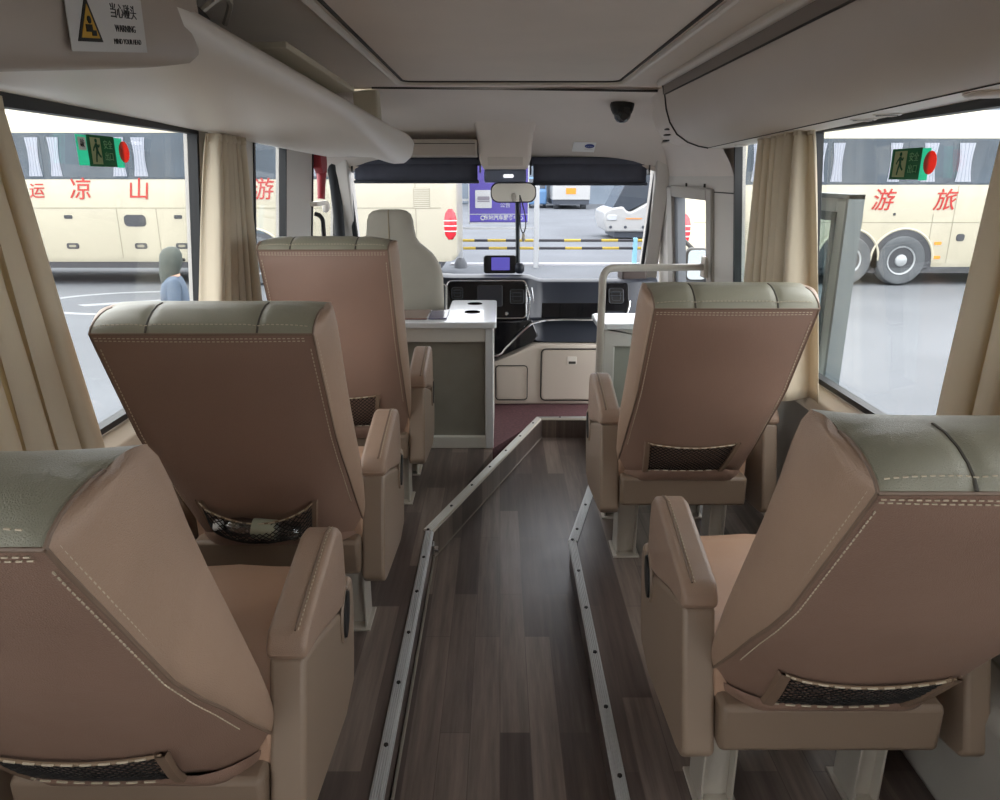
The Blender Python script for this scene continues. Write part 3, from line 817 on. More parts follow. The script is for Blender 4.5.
# ------------------------------------------------------------------ right luggage bin
def bz(x, y, z): return z + .0215 * (3.5 - max(y, -.5)) * max(0, min(1, (1.86 - z) / .2))
def extr(name, prof, y0, y1, m, parent=None, bevel=0, fz=None, angle=40, n=1):
    e = MB(); rings = []
    for k in range(n + 1):
        y = y0 + (y1 - y0) * k / n
        rings.append([(x, y, bz(x, y, z) if fz else z) for x, z in prof])
    e.loft(rings); return e.build(name, m, parent, bevel=bevel, angle=angle)
rk = thing('luggage_bin', (.95, 1.2, 1.64), 'closed overhead luggage bin along the right side', 'luggage bin')
face = [(Vector((.735, 1.855)), 0), ]
arc = [(.735, 1.858), (.745, 1.80), (.765, 1.745), (.80, 1.695), (.85, 1.662), (.90, 1.645), (.945, 1.637)]
extr('bin_face', arc + [(.96, 1.66), (.90, 1.69), (.83, 1.74), (.80, 1.80), (.79, 1.86)], YB, 3.50, M['greige2'], rk, angle=60, fz=1, n=12)
extr('bin_strip', [(.722, 1.905), (.728, 1.862), (.745, 1.862), (.75, 1.905)], YB, 3.52, mat('bin_strip_dark', '#837971', .55), rk)
extr('top_rail', [(.705, 1.925), (.700, 1.908), (.708, 1.897), (.724, 1.896), (.732, 1.908), (.73, 1.925)], YB, 3.54, M['ceilrail'], rk, bevel=.004)
und = [(.945, 1.637), (1.0, 1.634), (1.09, 1.640), (1.12, 1.66), (.96, 1.66)]
extr('service_panel', und, YB, 3.50, M['lightpl'], rk, fz=1, n=12)
e = MB(); e.tube([(.7305, YB, 1.860), (.7305, 3.5, 1.860)], .0035, 6); e.tube([(.946, y / 4, bz(0, y / 4, 1.6365)) for y in range(-11, 15)], .0022, 6); e.build('seam', M['groove'], rk)
# air outlets and lamps in the service panel
for yv in (2.05, 2.18, 2.72, 2.84, 3.25):
    e = MB(); c = (1.015, yv, bz(0, yv, 1.634))
    e.lathe([(.030, .004), (.036, 0), (.032, -.002), (.026, -.0012)], c, 'z', 20)
    f = e.build('air_outlet', M['lightpl'], rk)
    e = MB(); e.lathe([(.027, .001), (.027, -.0022), (.006, -.0024)], c, 'z', 16); e.build('outlet_cup', M['dark'], f)
    e = MB()
    for k in (-1, 0, 1): e.box(c[0] - .02, c[0] + .02, yv + k * .011 - .0015, yv + k * .011 + .0015, c[2] - .0045, c[2] - .002)
    e.build('outlet_vane', M['lightpl'], f)
e = MB(); e.lathe([(.052, .003), (.056, -.001), (.05, -.006), (.02, -.007)], (1.015, 1.62, bz(0, 1.62, 1.634)), 'z', 26); e.build('speaker_cover', M['greige'], rk)
# rounded end cap / corner fairing of the bin
e = MB(); rings = []
end = arc + [(1.0, 1.634), (1.09, 1.64)]
tops = [(1.12, 1.70), (1.10, 1.90), (.76, 1.91)]
for y, sh, dz in ((3.50, 0, 0), (3.56, .0, .0), (3.75, .02, .012), (4.0, .055, .022), (4.3, .10, .028)):
    rings.append([(min(1.10, x + sh), y, z + dz * (1.9 - z) / .26) for x, z in end] + [(x, y, z) for x, z in tops])
e.loft(rings); e.build('end_fairing', M['greige'], rk, angle=50)
e = MB(); e.tube([(x - .001, 3.50, z - .001) for x, z in [(.722, 1.90)] + arc], .005, 6); e.build('end_seam', M['groove'], rk)
for k in range(3):
    e = MB(); y = 3.62 + .07 * k; e.box(.775 + .012 * k, .80 + .012 * k, y, y + .045, 1.72 - .022 * k, 1.727 - .022 * k); e.build('slot', M['groove'], rk, bevel=.002)

# ------------------------------------------------------------------ left open rack
lk = thing('luggage_rack', (-.8, 1.4, 1.64), 'open overhead luggage rack with a thick rounded lip along the left side', 'luggage rack')
fz = lambda y: -.016 * (y - 1.2)
prof = [(-1.12, 1.695), (-1.0, 1.690), (-.90, 1.690), (-.78, 1.692), (-.66, 1.698), (-.57, 1.707), (-.52, 1.718), (-.493, 1.736), (-.488, 1.756), (-.502, 1.772), (-.53, 1.770), (-.56, 1.758), (-.62, 1.748), (-1.12, 1.742)]
e = MB(); rings = []
cx, cz = -.80, 1.73
def low(x, z, y):
    t = max(0, min(1, (y - 2.4) / 1.5)); t = t * t * (3 - 2 * t)
    return z - t * (.060 * math.exp(-((x + .53) / .10) ** 2) + .035) * (1 if z < 1.742 and x > -1.11 else 0) * (1 if x > -1.0 else .5)
for y in (YB, 0, 1, 2, 2.4, 2.7, 3.0, 3.3, 3.6):
    rings.append([(x, y, low(x, z, y) + fz(y)) for x, z in prof])
for t in (.25, .5, .7, .82, .90, .95, .98, 1.0):
    y = 3.6 + .62 * t
    ks = math.sqrt(max(.04, 1 - (max(0, t - .70) / .30) ** 2))
    rings.append([(x + (.02 * t if x > -.6 else 0), y, (1.725 + fz(y)) + (low(x, z, y) - 1.725) * ks) for x, z in prof])
e.loft(rings); e.build('rack_shell', M['lightpl'], lk, angle=60, bevel=0)
# bulged equipment cover near the viewpoint, with a rounded end
e = MB(); rings = []
bp_ = [(-1.0, 1.70), (-.90, 1.662), (-.78, 1.645), (-.64, 1.636), (-.55, 1.634), (-.51, 1.638), (-.492, 1.652), (-.487, 1.68), (-.484, 1.72), (-.486, 1.75), (-.50, 1.768), (-1.0, 1.768)]
bsh = lambda y: .14 * (max(y, .4) - .97)
for y, k in ((YB, 1), (.4, 1), (.9, 1), (1.1, 1), (1.22, .99), (1.30, .965), (1.37, .92), (1.42, .85), (1.45, .76), (1.465, .6)):
    rings.append([(-.80 + (x + .80) * k, y, min(1.80, 1.745 + (z + bsh(y) - 1.745) * (.25 + .75 * k))) for x, z in bp_])
e.loft(rings); cv = e.build('equipment_cover', mat('cover_brown_grey', '#b0a498', .5), lk, angle=60)
cv['label'] = 'bulging greige cover hanging below the rack shelf'
for yv in (2.75, 2.9, 3.65, 3.8):
    c = (-1.0, yv, 1.688 + fz(yv))
    e = MB(); e.lathe([(.03, .004), (.034, 0), (.03, -.006), (.022, -.004)], c, 'z', 20); f = e.build('air_outlet', M['cream'], lk)
    e = MB(); e.lathe([(.027, .001), (.027, -.0022), (.006, -.0024)], c, 'z', 16); e.build('outlet_cup', M['dark'], f)
e = MB(); e.prism([(3.86, 1.74), (3.98, 1.74), (3.94, 1.92), (3.84, 1.92)], lambda y, z: (-.72, y, z), lambda y, z: (-.60, y, z)); e.build('end_bracket', M['paper'], lk, bevel=.01)
e = MB(); e.box(-1.12, -1.08, YB, 4.2, 1.74, 1.925); e.build('rack_back', M['dark'], lk)
# things on the rack
pb = thing('folded_board', (-.56, 2.2, 1.80), 'cream cardboard sheet lying on the left rack', 'cardboard')
e = MB(); e.hexa([(-.74, 1.90, 1.795), (-.49, 1.84, 1.793), (-.47, 2.54, 1.772), (-.72, 2.66, 1.765), (-.74, 1.90, 1.81), (-.49, 1.84, 1.808), (-.47, 2.54, 1.787), (-.72, 2.66, 1.78)]); e.build('sheet', M['paper'], pb, bevel=.003)
e = MB(); e.box(-.535, -.505, 1.95, 2.03, 1.803, 1.8085); e.build('hand_slot', M['dark'], pb)
bg = thing('black_bag', (-.72, 1.95, 1.80), 'small dark bag lying behind the cardboard sheet on the left rack', 'bag')
e = MB(); rings = []
for t, k in ((0, .3), (.08, .8), (.3, 1), (.6, .95), (.85, .7), (1, .3)):
    y = 1.55 + .32 * t
    rings.append([(-.72 + .10 * k * math.cos(a), y, 1.835 + .045 * k * math.sin(a) + .006 * math.sin(3 * a + 5 * t)) for a in [2 * math.pi * j / 16 for j in range(16)]])
e.loft(rings); e.build('bag_body', M['dark'], bg, angle=80)
e = MB(); e.tube(smooth_path([(-.64, 1.74, 1.85), (-.61, 1.78, 1.885), (-.61, 1.84, 1.885), (-.64, 1.88, 1.85)], 5), .007, 6); e.build('handle', M['steel'], bg)

# warning sticker on the cover
stk = thing('warning_sticker', (-.484, 1.0, 1.655), 'white bump-your-head warning sticker with a yellow triangle on the left rack cover', 'sticker')
SX = -.4815
sz = lambda y, h: 1.655 + .14 * (y - .97) + h
def quad(y0, y1, h0, h1, off, m, nm):
    e = MB(); e.hexa([(SX + o, y, sz(y, h)) for o in (off, off + .0008) for y, h in ((y0, h0), (y1, h0), (y1, h1), (y0, h1))]); return e.build(nm, m, stk, smooth=False)
quad(.90, 1.09, .0, .064, 0, M['stickerwhite'], 'backing')
def tri(yc, hc, r, off, m, nm):
    P = [(yc + r * math.cos(R(a)), hc + r * math.sin(R(a))) for a in (90, 210, 330)]
    e = MB(); e.prism(P, lambda y, h: (SX + off, y, sz(y, h)), lambda y, h: (SX + off + .0008, y, sz(y, h))); e.build(nm, m, stk, smooth=False)
tri(.943, .027, .033, .001, M['ink'], 'triangle_border'); tri(.943, .0265, .024, .0016, M['yellow'], 'triangle')
e = MB(); e.disc((SX + .0028, .943, sz(.943, .034)), .0042, 'x', .0008, 12)
for y0, y1, h0, h1 in ((.934, .948, .021, .029), (.946, .956, .017, .023)):
    e.hexa([(SX + o, y, sz(y, h)) for o in (.0024, .0032) for y, h in ((y0, h0), (y1, h0), (y1, h1), (y0, h1))])
e.build('pictogram', M['ink'], stk, smooth=False)
fsh = Matrix(((0, 0, 1), (1, 0, 0), (.14, 1, 0)))
text_mesh('当心碰头', .018, M['ink'], stk, (SX + .0012, 1.035, sz(1.035, .046)), fsh, ext=.0003)
text_mesh('WARNING', .0115, M['ink'], stk, (SX + .0012, 1.035, sz(1.035, .027)), fsh, ext=.0003)
text_mesh('MIND YOUR HEAD', .0088, M['ink'], stk, (SX + .0012, 1.037, sz(1.037, .012)), fsh, ext=.0003)

# ------------------------------------------------------------------ emergency exit stickers on the side windows
def man(e, x, yc, zc, h, dr, th):
    # running figure built from short limbs in the (reading, z) plane
    def seg(a, b, w):
        (a0, a1), (b0, b1) = a, b
        dx, dz = b0 - a0, b1 - a1; l = math.hypot(dx, dz); nx, nz = -dz / l * w, dx / l * w
        P = [(a0 + nx, a1 + nz), (b0 + nx, b1 + nz), (b0 - nx, b1 - nz), (a0 - nx, a1 - nz)]
        e.prism(P, lambda u, v: (x, yc + dr * u * h, zc + v * h), lambda u, v: (x + th, yc + dr * u * h, zc + v * h))
    e.disc((x + th / 2, yc + dr * .02 * h, zc + .40 * h), .085 * h, 'x', abs(th), 14)
    for a, b, w in (((0, .30), (.05, .02), .075), ((0, .28), (-.18, .12), .035), ((-.18, .12), (-.26, .0), .03), ((.02, .28), (.20, .16), .035), ((.20, .16), (.26, .26), .03),
                    ((.04, .04), (.16, -.14), .05), ((.16, -.14), (.30, -.24), .04), ((.03, .04), (-.06, -.2), .05), ((-.06, -.2), (-.12, -.44), .04)): seg(a, b, w)
def exit_sticker(side, ya, yb, z0, z1, label, tail):
    """reading direction runs from ya to yb along the glass"""
    dr = 1 if yb > ya else -1; Ltot = abs(yb - ya)
    zc = (z0 + z1) / 2; X = side * (wx(zc) - .009); t = -side * .001
    g = thing('exit_sticker', (X, (ya + yb) / 2, z0), label, 'sticker')
    Y = lambda f: ya + dr * f * Ltot
    def rect(f0, f1, a, b, m, nm, off):
        e = MB(); e.box(min(X + t * off, X + t * (off + .6)), max(X + t * off, X + t * (off + .6)), min(Y(f0), Y(f1)), max(Y(f0), Y(f1)), a, b); return e.build(nm, m, g, smooth=False)
    h = z1 - z0
    rect(.18 if tail else .12, .69, z0, z1, M['signgreen'], 'green_panel', 0)
    if tail:
        rect(0, .18, z0 + .03 * h, z0 + .97 * h, M['signcyan'], 'cyan_tab', 0)
        rect(.03, .16, z0 + .5 * h, z0 + .9 * h, M['stickerwhite'], 'white_tab', .7)
    rect(.24 if tail else .18, .42, z0 + .08 * h, z0 + .92 * h, M['signcream'], 'figure_panel', .7)
    rect(.69, .84, z0 - .02 * h, z0 + .97 * h, M['signcyan'], 'cyan_panel', 0)
    e = MB(); man(e, X + t * 1.4, Y(.33 if tail else .30), zc, h * .8, dr, t); e.build('running_figure', M['signgreen'], g, smooth=False)
    f = '+x' if side < 0 else '-x'
    text_mesh('安全', h * .30, M['signredink'], g, (X + t * 1.2, Y(.555), zc + .2 * h), f, ext=.0004)
    text_mesh('出口', h * .30, M['signredink'], g, (X + t * 1.2, Y(.555), zc - .18 * h), f, ext=.0004)
    if tail: text_mesh('敲', h * .26, M['ink'], g, (X + t * 2, Y(.095), zc + .2 * h), f, ext=.0004)
    e = MB(); e.disc((X + t * 1.6, Y(.86), zc + .02 * h), h * .36, 'x', .0012, 28, r2=h * .36); e.build('red_disc', M['signred'], g)
exit_sticker(-1, 1.96, 2.24, 1.536, 1.616, 'green emergency exit sticker with red dot on the large left window', True)
exit_sticker(1, 2.145, 1.885, 1.503, 1.582, 'green emergency exit sticker with red dot on the large right window', False)
# ------------------------------------------------------------------ dashboard
ds = thing('dashboard', (.3, 5.0, PZ), 'dark navy dashboard with chrome trim and cream lower panels below the windscreen', 'dashboard')
def dsec(x):
    # section of the dark upper dash at x: list of (y,z)
    k = max(0, min(1, (x - .16) / .12)); k = k * k * (3 - 2 * k)       # 0 = centre console, 1 = passenger side
    j = max(0, min(1, (-.40 - x) / .15))
    L = [(5.40, .765), (5.10, .855), (4.80, .905), (4.62, .918), (4.575, .905), (4.53, .80), (4.485, .67), (4.50, .655), (4.50, .60), (4.50, .54), (4.6, .50), (5.40, .48)]
    Rr = [(5.40, .755), (5.10, .825), (4.85, .868), (4.71, .880), (4.672, .868), (4.62, .77), (4.57, .655), (4.61, .638), (4.585, .59), (4.50, .515), (4.6, .485), (5.40, .48)]
    out = []
    for (a, b), (c, d) in zip(L, Rr):
        y, z = a + (c - a) * k, b + (d - b) * k
        if y < 5.3: y += .32 * j
        y += .10 * max(0, (x - .7) / .4) ** 2 * (y < 5.2)
        out.append((x, y, z + .02 * j))
    return out
e = MB(); e.loft([dsec(x) for x in (-1.08, -.8, -.6, -.5, -.42, -.3, -.15, 0, .1, .16, .19, .22, .25, .28, .4, .6, .75, .85, .95, 1.02)])
e.build('dash_top', M['navy'], ds, angle=50, bevel=.006)
# instrument panel on the console face
fy = lambda z: 4.485 + (z - .67) * .40 - .004
def rect_face(x0, x1, z0, z1, r, yo, m, nm, par, depth=.01, f=fy):
    e = MB(); e.prism(rrect(x0, x1, z0, z1, r), lambda x, z: (x, f(z) - yo, z), lambda x, z: (x, f(z) - yo + depth, z)); return e.build(nm, m, par, bevel=.002)
ip = rect_face(-.33, .165, .672, .892, .03, .006, M['pianoblk'], 'instrument_panel', ds)
e = MB(); e.tube([(x, fy(z) - .010, z) for x, z in rrect(-.33, .165, .672, .892, .03)], .0055, 8, closed=True); e.build('chrome_frame', M['chrome'], ip)
e = MB(); e.tube([(x, fy(z) - .002, z) for x, z in rrect(-.44, -.335, .67, .87, .02)], .005, 8, closed=True); e.build('chrome_frame', M['chrome'], ip)
rect_face(-.14, .015, .74, .865, .01, .012, mat('radio_grey', '#3a3b42', .3), 'radio', ip)
def vent(cx, cz, f, par, h=.042):
    v = rect_face(cx - h, cx + h, cz - h, cz + h, .014, .016, M['dark'], 'air_vent', par, .014, f)
    e = MB(); e.tube([(x, f(z) - .017, z) for x, z in rrect(cx - h, cx + h, cz - h, cz + h, .014)], .0022, 6, closed=True)
    e.tube([(x, f(z) - .019, z) for x, z in rrect(cx - h * .6, cx + h * .6, cz - h * .6, cz + h * .6, .01)], .0015, 6, closed=True); e.build('vent_ring', M['ventmetal'], v)
    e = MB()
    for k in (-1, 0, 1): e.box(cx - h * .8, cx + h * .8, f(cz) - .022, f(cz) - .016, cz + k * h * .5 - .002, cz + k * h * .5 + .002)
    e.build('vane', M['navy'], v, smooth=False)
vent(.105, .80, fy, ip); vent(-.265, .82, fy, ip, .034)
e = MB(); e.lathe([(.012, 0), (.012, -.012), (.009, -.016)], (.04, fy(.70) - .008, .70), 'y', 16); e.build('knob', M['chrome'], ip)
for k in range(6):
    rect_face(-.02 + .03 * k, .003 + .03 * k, .615, .635, .003, .008, M['dark'] if k % 3 else M['chrome'], 'switch', ip, .012, lambda z: 4.50)
rect_face(-.1, .15, .645, .662, .006, .010, M['chrome'], 'switch_strip', ip, .008, lambda z: 4.495)
# console below
yc = lambda x: 4.425 + .22 * (x + .03)
e = MB(); e.prism([(-.30, .40), (-.03, .425), (.20, .515), (.24, .56), (.20, .66), (-.30, .66)], lambda x, z: (x, yc(x), z), lambda x, z: (x, 4.9, z)); e.build('centre_console', M['pianoblk'], ds, bevel=.008)
e = MB(); e.tube(smooth_path([(-.30, 4.38, .43), (-.03, 4.412, .447), (.04, 4.425, .50), (.17, 4.455, .622), (.23, 4.50, .642), (.35, 4.562, .646), (.72, 4.562, .646), (.79, 4.575, .665), (.815, 4.59, .72), (.82, 4.60, .76)], 6), .008, 8); e.build('chrome_trim', M['chrome'], ds)
e = MB(); e.tube(smooth_path([(.165, 4.53, .86), (.185, 4.54, .78), (.175, 4.50, .68), (.15, 4.47, .62)], 6), .007, 8); e.tube(smooth_path([(.20, 4.56, .85), (.21, 4.56, .77), (.195, 4.53, .68)], 6), .004, 8); e.build('chrome_trim', M['chrome'], ds)
fr = lambda z: 4.57 + (z - .655) * .45 - .003
rect_face(.25, .68, .658, .745, .01, .006, M['pianoblk'], 'gloss_panel', ds, .01, fr)
vp = rect_face(.655, .815, .70, .865, .02, .008, M['pianoblk'], 'vent_panel', ds, .012, fr); vent(.735, .79, fr, vp, .045)
# cream lower front with recessed covers
e = MB(); e.prism([(-.32, 4.40), (-.03, 4.445), (.235, 4.455), (1.04, 4.455), (1.04, 5.38), (-.32, 5.38)], lambda x, y: (x, y, PZ), lambda x, y: (x, y, .50 if x > .2 else .41)); lp = e.build('lower_panel', M['cream'], ds, bevel=.012)
lp['label'] = 'cream lower dash panel'
f0 = lambda z: 4.455
gd = rect_face(.265, .635, .155, .475, .025, .010, M['cream'], 'storage_door', ds, .012, f0)
e = MB(); e.tube([(x, 4.4485, z) for x, z in rrect(.258, .642, .148, .482, .03)], .004, 6, closed=True); e.build('door_gap', M['groove'], gd)
h = rect_face(.42, .48, .385, .435, .006, .013, M['lightpl'], 'door_latch', gd, .01, f0); rect_face(.43, .475, .388, .405, .003, .0145, M['groove'], 'latch_recess', gd, .01, f0)
ca = rect_face(-.02, .165, .16, .37, .02, .004, M['cream'], 'side_cover', ds, .01, lambda z: 4.447)
e = MB(); e.tube([(x, 4.4425, z) for x, z in rrect(-.027, .172, .153, .377, .022)], .0035, 6, closed=True); e.build('cover_gap', M['groove'], ca)
e = MB(); e.box(.79, .95, 4.75, 4.95, .86, .94); e.build('speaker_pod', mat('pod_brown', '#4b403c', .6), ds, bevel=.012)

# navigation unit on the dash
gp = thing('navigation_unit', (0, 4.72, .915), 'small black navigation unit with a glowing violet screen standing on the dashboard', 'screen')
e = MB(); e.prism(rrect(-.105, .105, .918, 1.03, .02), lambda x, z: (x, 4.70 + (z - .918) * .25, z), lambda x, z: (x, 4.735 + (z - .918) * .25, z)); e.build('housing', M['dark'], gp, bevel=.006)
e = MB(); e.prism(rrect(-.055, .062, .94, 1.018, .004), lambda x, z: (x, 4.696 + (z - .918) * .25, z), lambda x, z: (x, 4.70 + (z - .918) * .25, z)); e.build('display', M['screen'], gp)
# rod and cord
rd = thing('support_rod', (.115, 4.74, .92), 'thin black rod standing on the dashboard below the inside mirror', 'rod')
e = MB(); e.tube([(.115, 4.72, .93), (.112, 4.78, 1.2), (.108, 4.845, 1.50)], .014, 10); e.build('rod', mat('rod_teal_black', '#16242e', .3), rd)
e = MB(); e.lathe([(.018, 0), (.03, .015), (.03, .05), (.018, .065)], (.125, 4.70, .92), 'z', 16); e.build('rod_foot', M['navy'], rd)
cd = thing('hanging_cord', (.15, 4.80, 1.10), 'looped dark cord with a small tag hanging from the inside mirror', 'cord')
e = MB(); e.tube(smooth_path([(.125, 4.79, 1.40), (.155, 4.79, 1.30), (.165, 4.79, 1.22), (.15, 4.79, 1.165), (.13, 4.79, 1.21), (.128, 4.79, 1.32), (.125, 4.79, 1.40)], 5), .004, 6); e.build('loop', M['dark'], cd)
e = MB(); e.lathe([(.006, 0), (.011, -.012), (.011, -.04), (.004, -.055)], (.15, 4.79, 1.165), 'z', 12); e.build('cord_tag', M['steel'], cd)

# inside mirror
mr = thing('inside_mirror', (.085, 4.82, 1.42), 'wide inside rear mirror hanging below the header box', 'mirror')
e = MB(); e.prism(rrect(-.06, .23, 1.352, 1.478, .05), lambda x, z: (x, 4.80, z), lambda x, z: (x, 4.84, z)); e.build('mirror_housing', M['dark'], mr, bevel=.012)
e = MB(); e.prism(rrect(-.052, .222, 1.36, 1.47, .045), lambda x, z: (x, 4.7965 - (z - 1.36) * .02, z), lambda x, z: (x, 4.803, z)); e.build('mirror_glass', M['mirrorglass'], mr)
e = MB(); e.tube([(.09, 4.845, 1.43), (.09, 4.88, 1.50), (.09, 4.90, 1.56)], .012, 8); e.lathe([(.012, 0), (.02, -.02), (.012, -.05)], (.085, 4.79, 1.41), 'z', 12); e.build('mirror_arm', M['steel'], mr)
# header box; lamp bracket under it, its white highlight a self-glowing lens
hb = thing('header_box', (.035, 4.75, 1.55), 'greige moulded box in the middle of the windscreen header', 'housing')
e = MB()
rings = []
for z, x0, x1, y0 in ((1.82, -.155, .215, 4.50), (1.76, -.14, .20, 4.58), (1.68, -.132, .192, 4.635), (1.62, -.128, .19, 4.66), (1.585, -.118, .18, 4.67), (1.555, -.10, .165, 4.69)):
    rings.append([(x, y, z) for x, y in rrect(x0, x1, y0, 4.97, .03, 4)])
e.loft(rings); e.build('box_body', M['greige'], hb, angle=60)
e = MB(); e.prism(rrect(-.075, .14, 1.575, 1.625, .006), lambda x, z: (x, 4.655 + (1.625 - z) * .35, z), lambda x, z: (x, 4.67 + (1.625 - z) * .35, z)); e.build('flap', M['greige2'], hb, bevel=.003)
e = MB(); e.box(-.10, .165, 4.80, 4.93, 1.475, 1.556); e.build('lamp_bracket', mat('bracket_bluegrey', '#6d7587', .35, .3), hb, bevel=.012)
e = MB(); e.prism(rrect(.02, .085, 1.505, 1.525, .009), lambda x, z: (x, 4.792, z), lambda x, z: (x, 4.803, z)); e.build('lens_highlight', mat('lens_highlight', '#f2f2f2', .2, emit='#ffffff', estr=1.0), hb)
# long light box left of it
lb = thing('header_panel_box', (-.53, 4.75, 1.63), 'long pale box under the header above the driver', 'housing')
e = MB(); e.prism(rrect(-.96, -.138, 1.628, 1.725, .012), lambda x, z: (x, 4.62 + (z - 1.628) * -.1, z), lambda x, z: (x, 4.95, z)); e.build('box_body', mat('header_box_pale', '#b4aa9f', .5), lb, bevel=.008)
e = MB(); e.tube([(-.95, 4.612, 1.70), (-.15, 4.612, 1.70)], .0025, 6); e.build('seam', M['groove'], lb)
# sun blinds
for nm, x0, x1, z1, lab in (('sun_blind', -.945, -.135, 1.475, 'dark navy roller sun blind above the driver side of the windscreen'), ('sun_blind', .205, .955, 1.462, 'dark navy roller sun blind above the passenger side of the windscreen')):
    b = thing(nm, ((x0 + x1) / 2, 4.95, z1), lab, 'blind', 'windscreen sun blinds')
    e = MB(); e.disc(((x0 + x1) / 2, 4.955, 1.605), .028, 'x', x1 - x0, 18); e.build('roller', M['blind'], b)
    e = MB(); e.grid([[(x0 + .01 + (x1 - x0 - .02) * k / 12, 4.935 + .004 * math.sin(k * 1.3) * i / 3, 1.60 + (z1 + .01 - 1.60) * i / 3) for k in range(13)] for i in range(4)]); e.build('blind_sheet', M['blind'], b, solid=.004)
    e = MB(); e.box(x0, x1, 4.925, 4.95, z1 - .006, z1 + .014); e.build('bottom_bar', M['navy'], b, bevel=.004)
    e = MB()
    for xx in (x0 - .012, x1 + .002): e.box(xx, xx + .01, 4.92, 4.99, z1 + .06, 1.64)
    e.build('end_bracket', M['gasket'], b, bevel=.003)
# camera dome on the header
def hz(x, y):
    yp = y
    for _ in range(8): yp = y + .10 * (abs(x) / 1.1) ** 2 * (yp - 3.82) / 1.2
    return header_z((yp - 3.82) / 1.2, x)
cm = thing('security_camera', (.652, 4.19, hz(.652, 4.19)), 'small black dome camera on the header near the right luggage bin', 'camera')
z0 = hz(.652, 4.19)
e = MB(); rings = []
for z, k in ((z0 + .02, 1.05), (z0 - .01, 1.0), (z0 - .035, .9), (z0 - .055, .75)):
    rings.append([(.652 + a * k, 4.19 + b * k - (z0 - z) * .3, z) for a, b in rrect(-.062, .062, -.05, .05, .03, 4)])
e.loft(rings); e.build('camera_housing', M['dark'], cm, bevel=.004)
e = MB(); e.lathe([(.045, .03), (.047, .0), (.042, -.02), (.028, -.036), (.01, -.043)], (.652, 4.165, z0 - .055), 'z', 20); ln_ = e.build('camera_dome', M['pianoblk'], cm, angle=70)
e = MB(); e.lathe([(.02, 0), (.02, -.012), (.012, -.014)], (.652, 4.122, z0 - .07), 'y', 16); e.build('lens', M['dark'], cm)
# sticker on header
ys = 4.83; xs_ = .525
sk = thing('header_sticker', (xs_, ys, hz(xs_, ys)), 'small white sticker with a blue oval on the right half of the header', 'sticker')
nrm = Vector((0, -.5, -1)).normalized(); tv = Vector((0, 1, -.6)).normalized()
def hp(a, b, o): 
    y = ys + tv.y * b; return Vector((xs_ + a, y, hz(xs_ + a, y))) + nrm * (o + .002)
e = MB(); e.grid([[hp(a, b, .003) for b in (-.07, -.035, 0, .035, .07)] for a in (-.07, -.035, 0, .035, .07)]); e.build('backing', mat('sticker_bright', '#fbfbf8', .5), sk)
e = MB(); n_ = 20; c_ = hp(.033, -.015, .0045); vs = [c_] + [hp(.033 + .03 * math.cos(2*math.pi*k/n_), -.018 + .030 * math.sin(2*math.pi*k/n_), .0045) for k in range(n_)]
e.add(vs, [(0, k + 1, (k + 1) % n_ + 1) for k in range(n_)]); e.build('blue_oval', M['blueink'], sk)
e = MB()
for k in range(4): e.add([hp(.012 + .011 * k, -.016, .0055), hp(.019 + .011 * k, -.016, .0055), hp(.019 + .011 * k, -.008, .0055), hp(.012 + .011 * k, -.008, .0055)], [(0, 1, 2, 3)])
for r_ in range(2): e.add([hp(.006, .018 + .012 * r_, .0055), hp(.058, .018 + .012 * r_, .0055), hp(.058, .022 + .012 * r_, .0055), hp(.006, .022 + .012 * r_, .0055)], [(0, 1, 2, 3)])
e.build('print_lines', M['stickerwhite'], sk)
# red tool and grab handle by the driver window
rt = thing('red_hand_tool', (-1.075, 4.52, 1.45), 'red plastic tool hanging in a holder beside the driver window', 'tool')
e = MB(); e.prism([(4.44, 1.66), (4.60, 1.66), (4.60, 1.58), (4.575, 1.53), (4.49, 1.53), (4.44, 1.56)], lambda y, z: (-1.085, y, z), lambda y, z: (-1.035, y, z)); e.build('holder', M['red'], rt, bevel=.008)
e = MB(); e.tube([(-1.058, 4.535, 1.54), (-1.062, 4.525, 1.46), (-1.066, 4.515, 1.385)], [.03, .024, .022], 10); e.build('tool_grip', M['red'], rt)
gh = thing('grab_handle', (-1.09, 4.5, 1.0), 'dark looped grab handle on the pale post beside the driver window', 'handle')
e = MB(); e.tube(fillet_path([(-1.10, 4.47, 1.30), (-1.055, 4.47, 1.29), (-1.055, 4.47, 1.02), (-1.11, 4.47, 1.0)], .04), .013, 10); e.build('grip', M['dark'], gh)
e = MB(); e.box(-1.12, -1.06, 4.38, 4.60, 1.345, 1.37); e.lathe([(.035, 0), (.038, .02), (.02, .035)], (-1.09, 4.66, 1.335), 'x', 18); e.build('mount', M['lightpl'], gh, bevel=.004)

# ------------------------------------------------------------------ driver's seat
dv = thing('driver_seat', (-.615, 4.25, PZ), 'pale grey driver seat with a tall built-in headrest ahead of the table', 'seat')
def ring_at(z, hw, y0, y1, n=28, p=3.2):
    out = []
    for k in range(n):
        a = 2 * math.pi * k / n; c, s = math.cos(a), math.sin(a)
        out.append((-.613 + hw * math.copysign(abs(c) ** (2 / p), c), (y0 + y1) / 2 + (y1 - y0) / 2 * math.copysign(abs(s) ** (2 / p), s), z))
    return out
spec = [(.50, .25, 4.24, 4.36), (.56, .275, 4.20, 4.36), (.70, .286, 4.165, 4.35), (.85, .287, 4.15, 4.33), (.96, .286, 4.14, 4.31), (1.03, .272, 4.135, 4.295), (1.09, .235, 4.13, 4.285), (1.125, .195, 4.13, 4.28), (1.155, .158, 4.128, 4.275), (1.185, .140, 4.125, 4.27), (1.23, .132, 4.122, 4.265), (1.28, .127, 4.122, 4.26), (1.31, .116, 4.125, 4.255), (1.328, .094, 4.135, 4.245), (1.336, .06, 4.155, 4.225)]
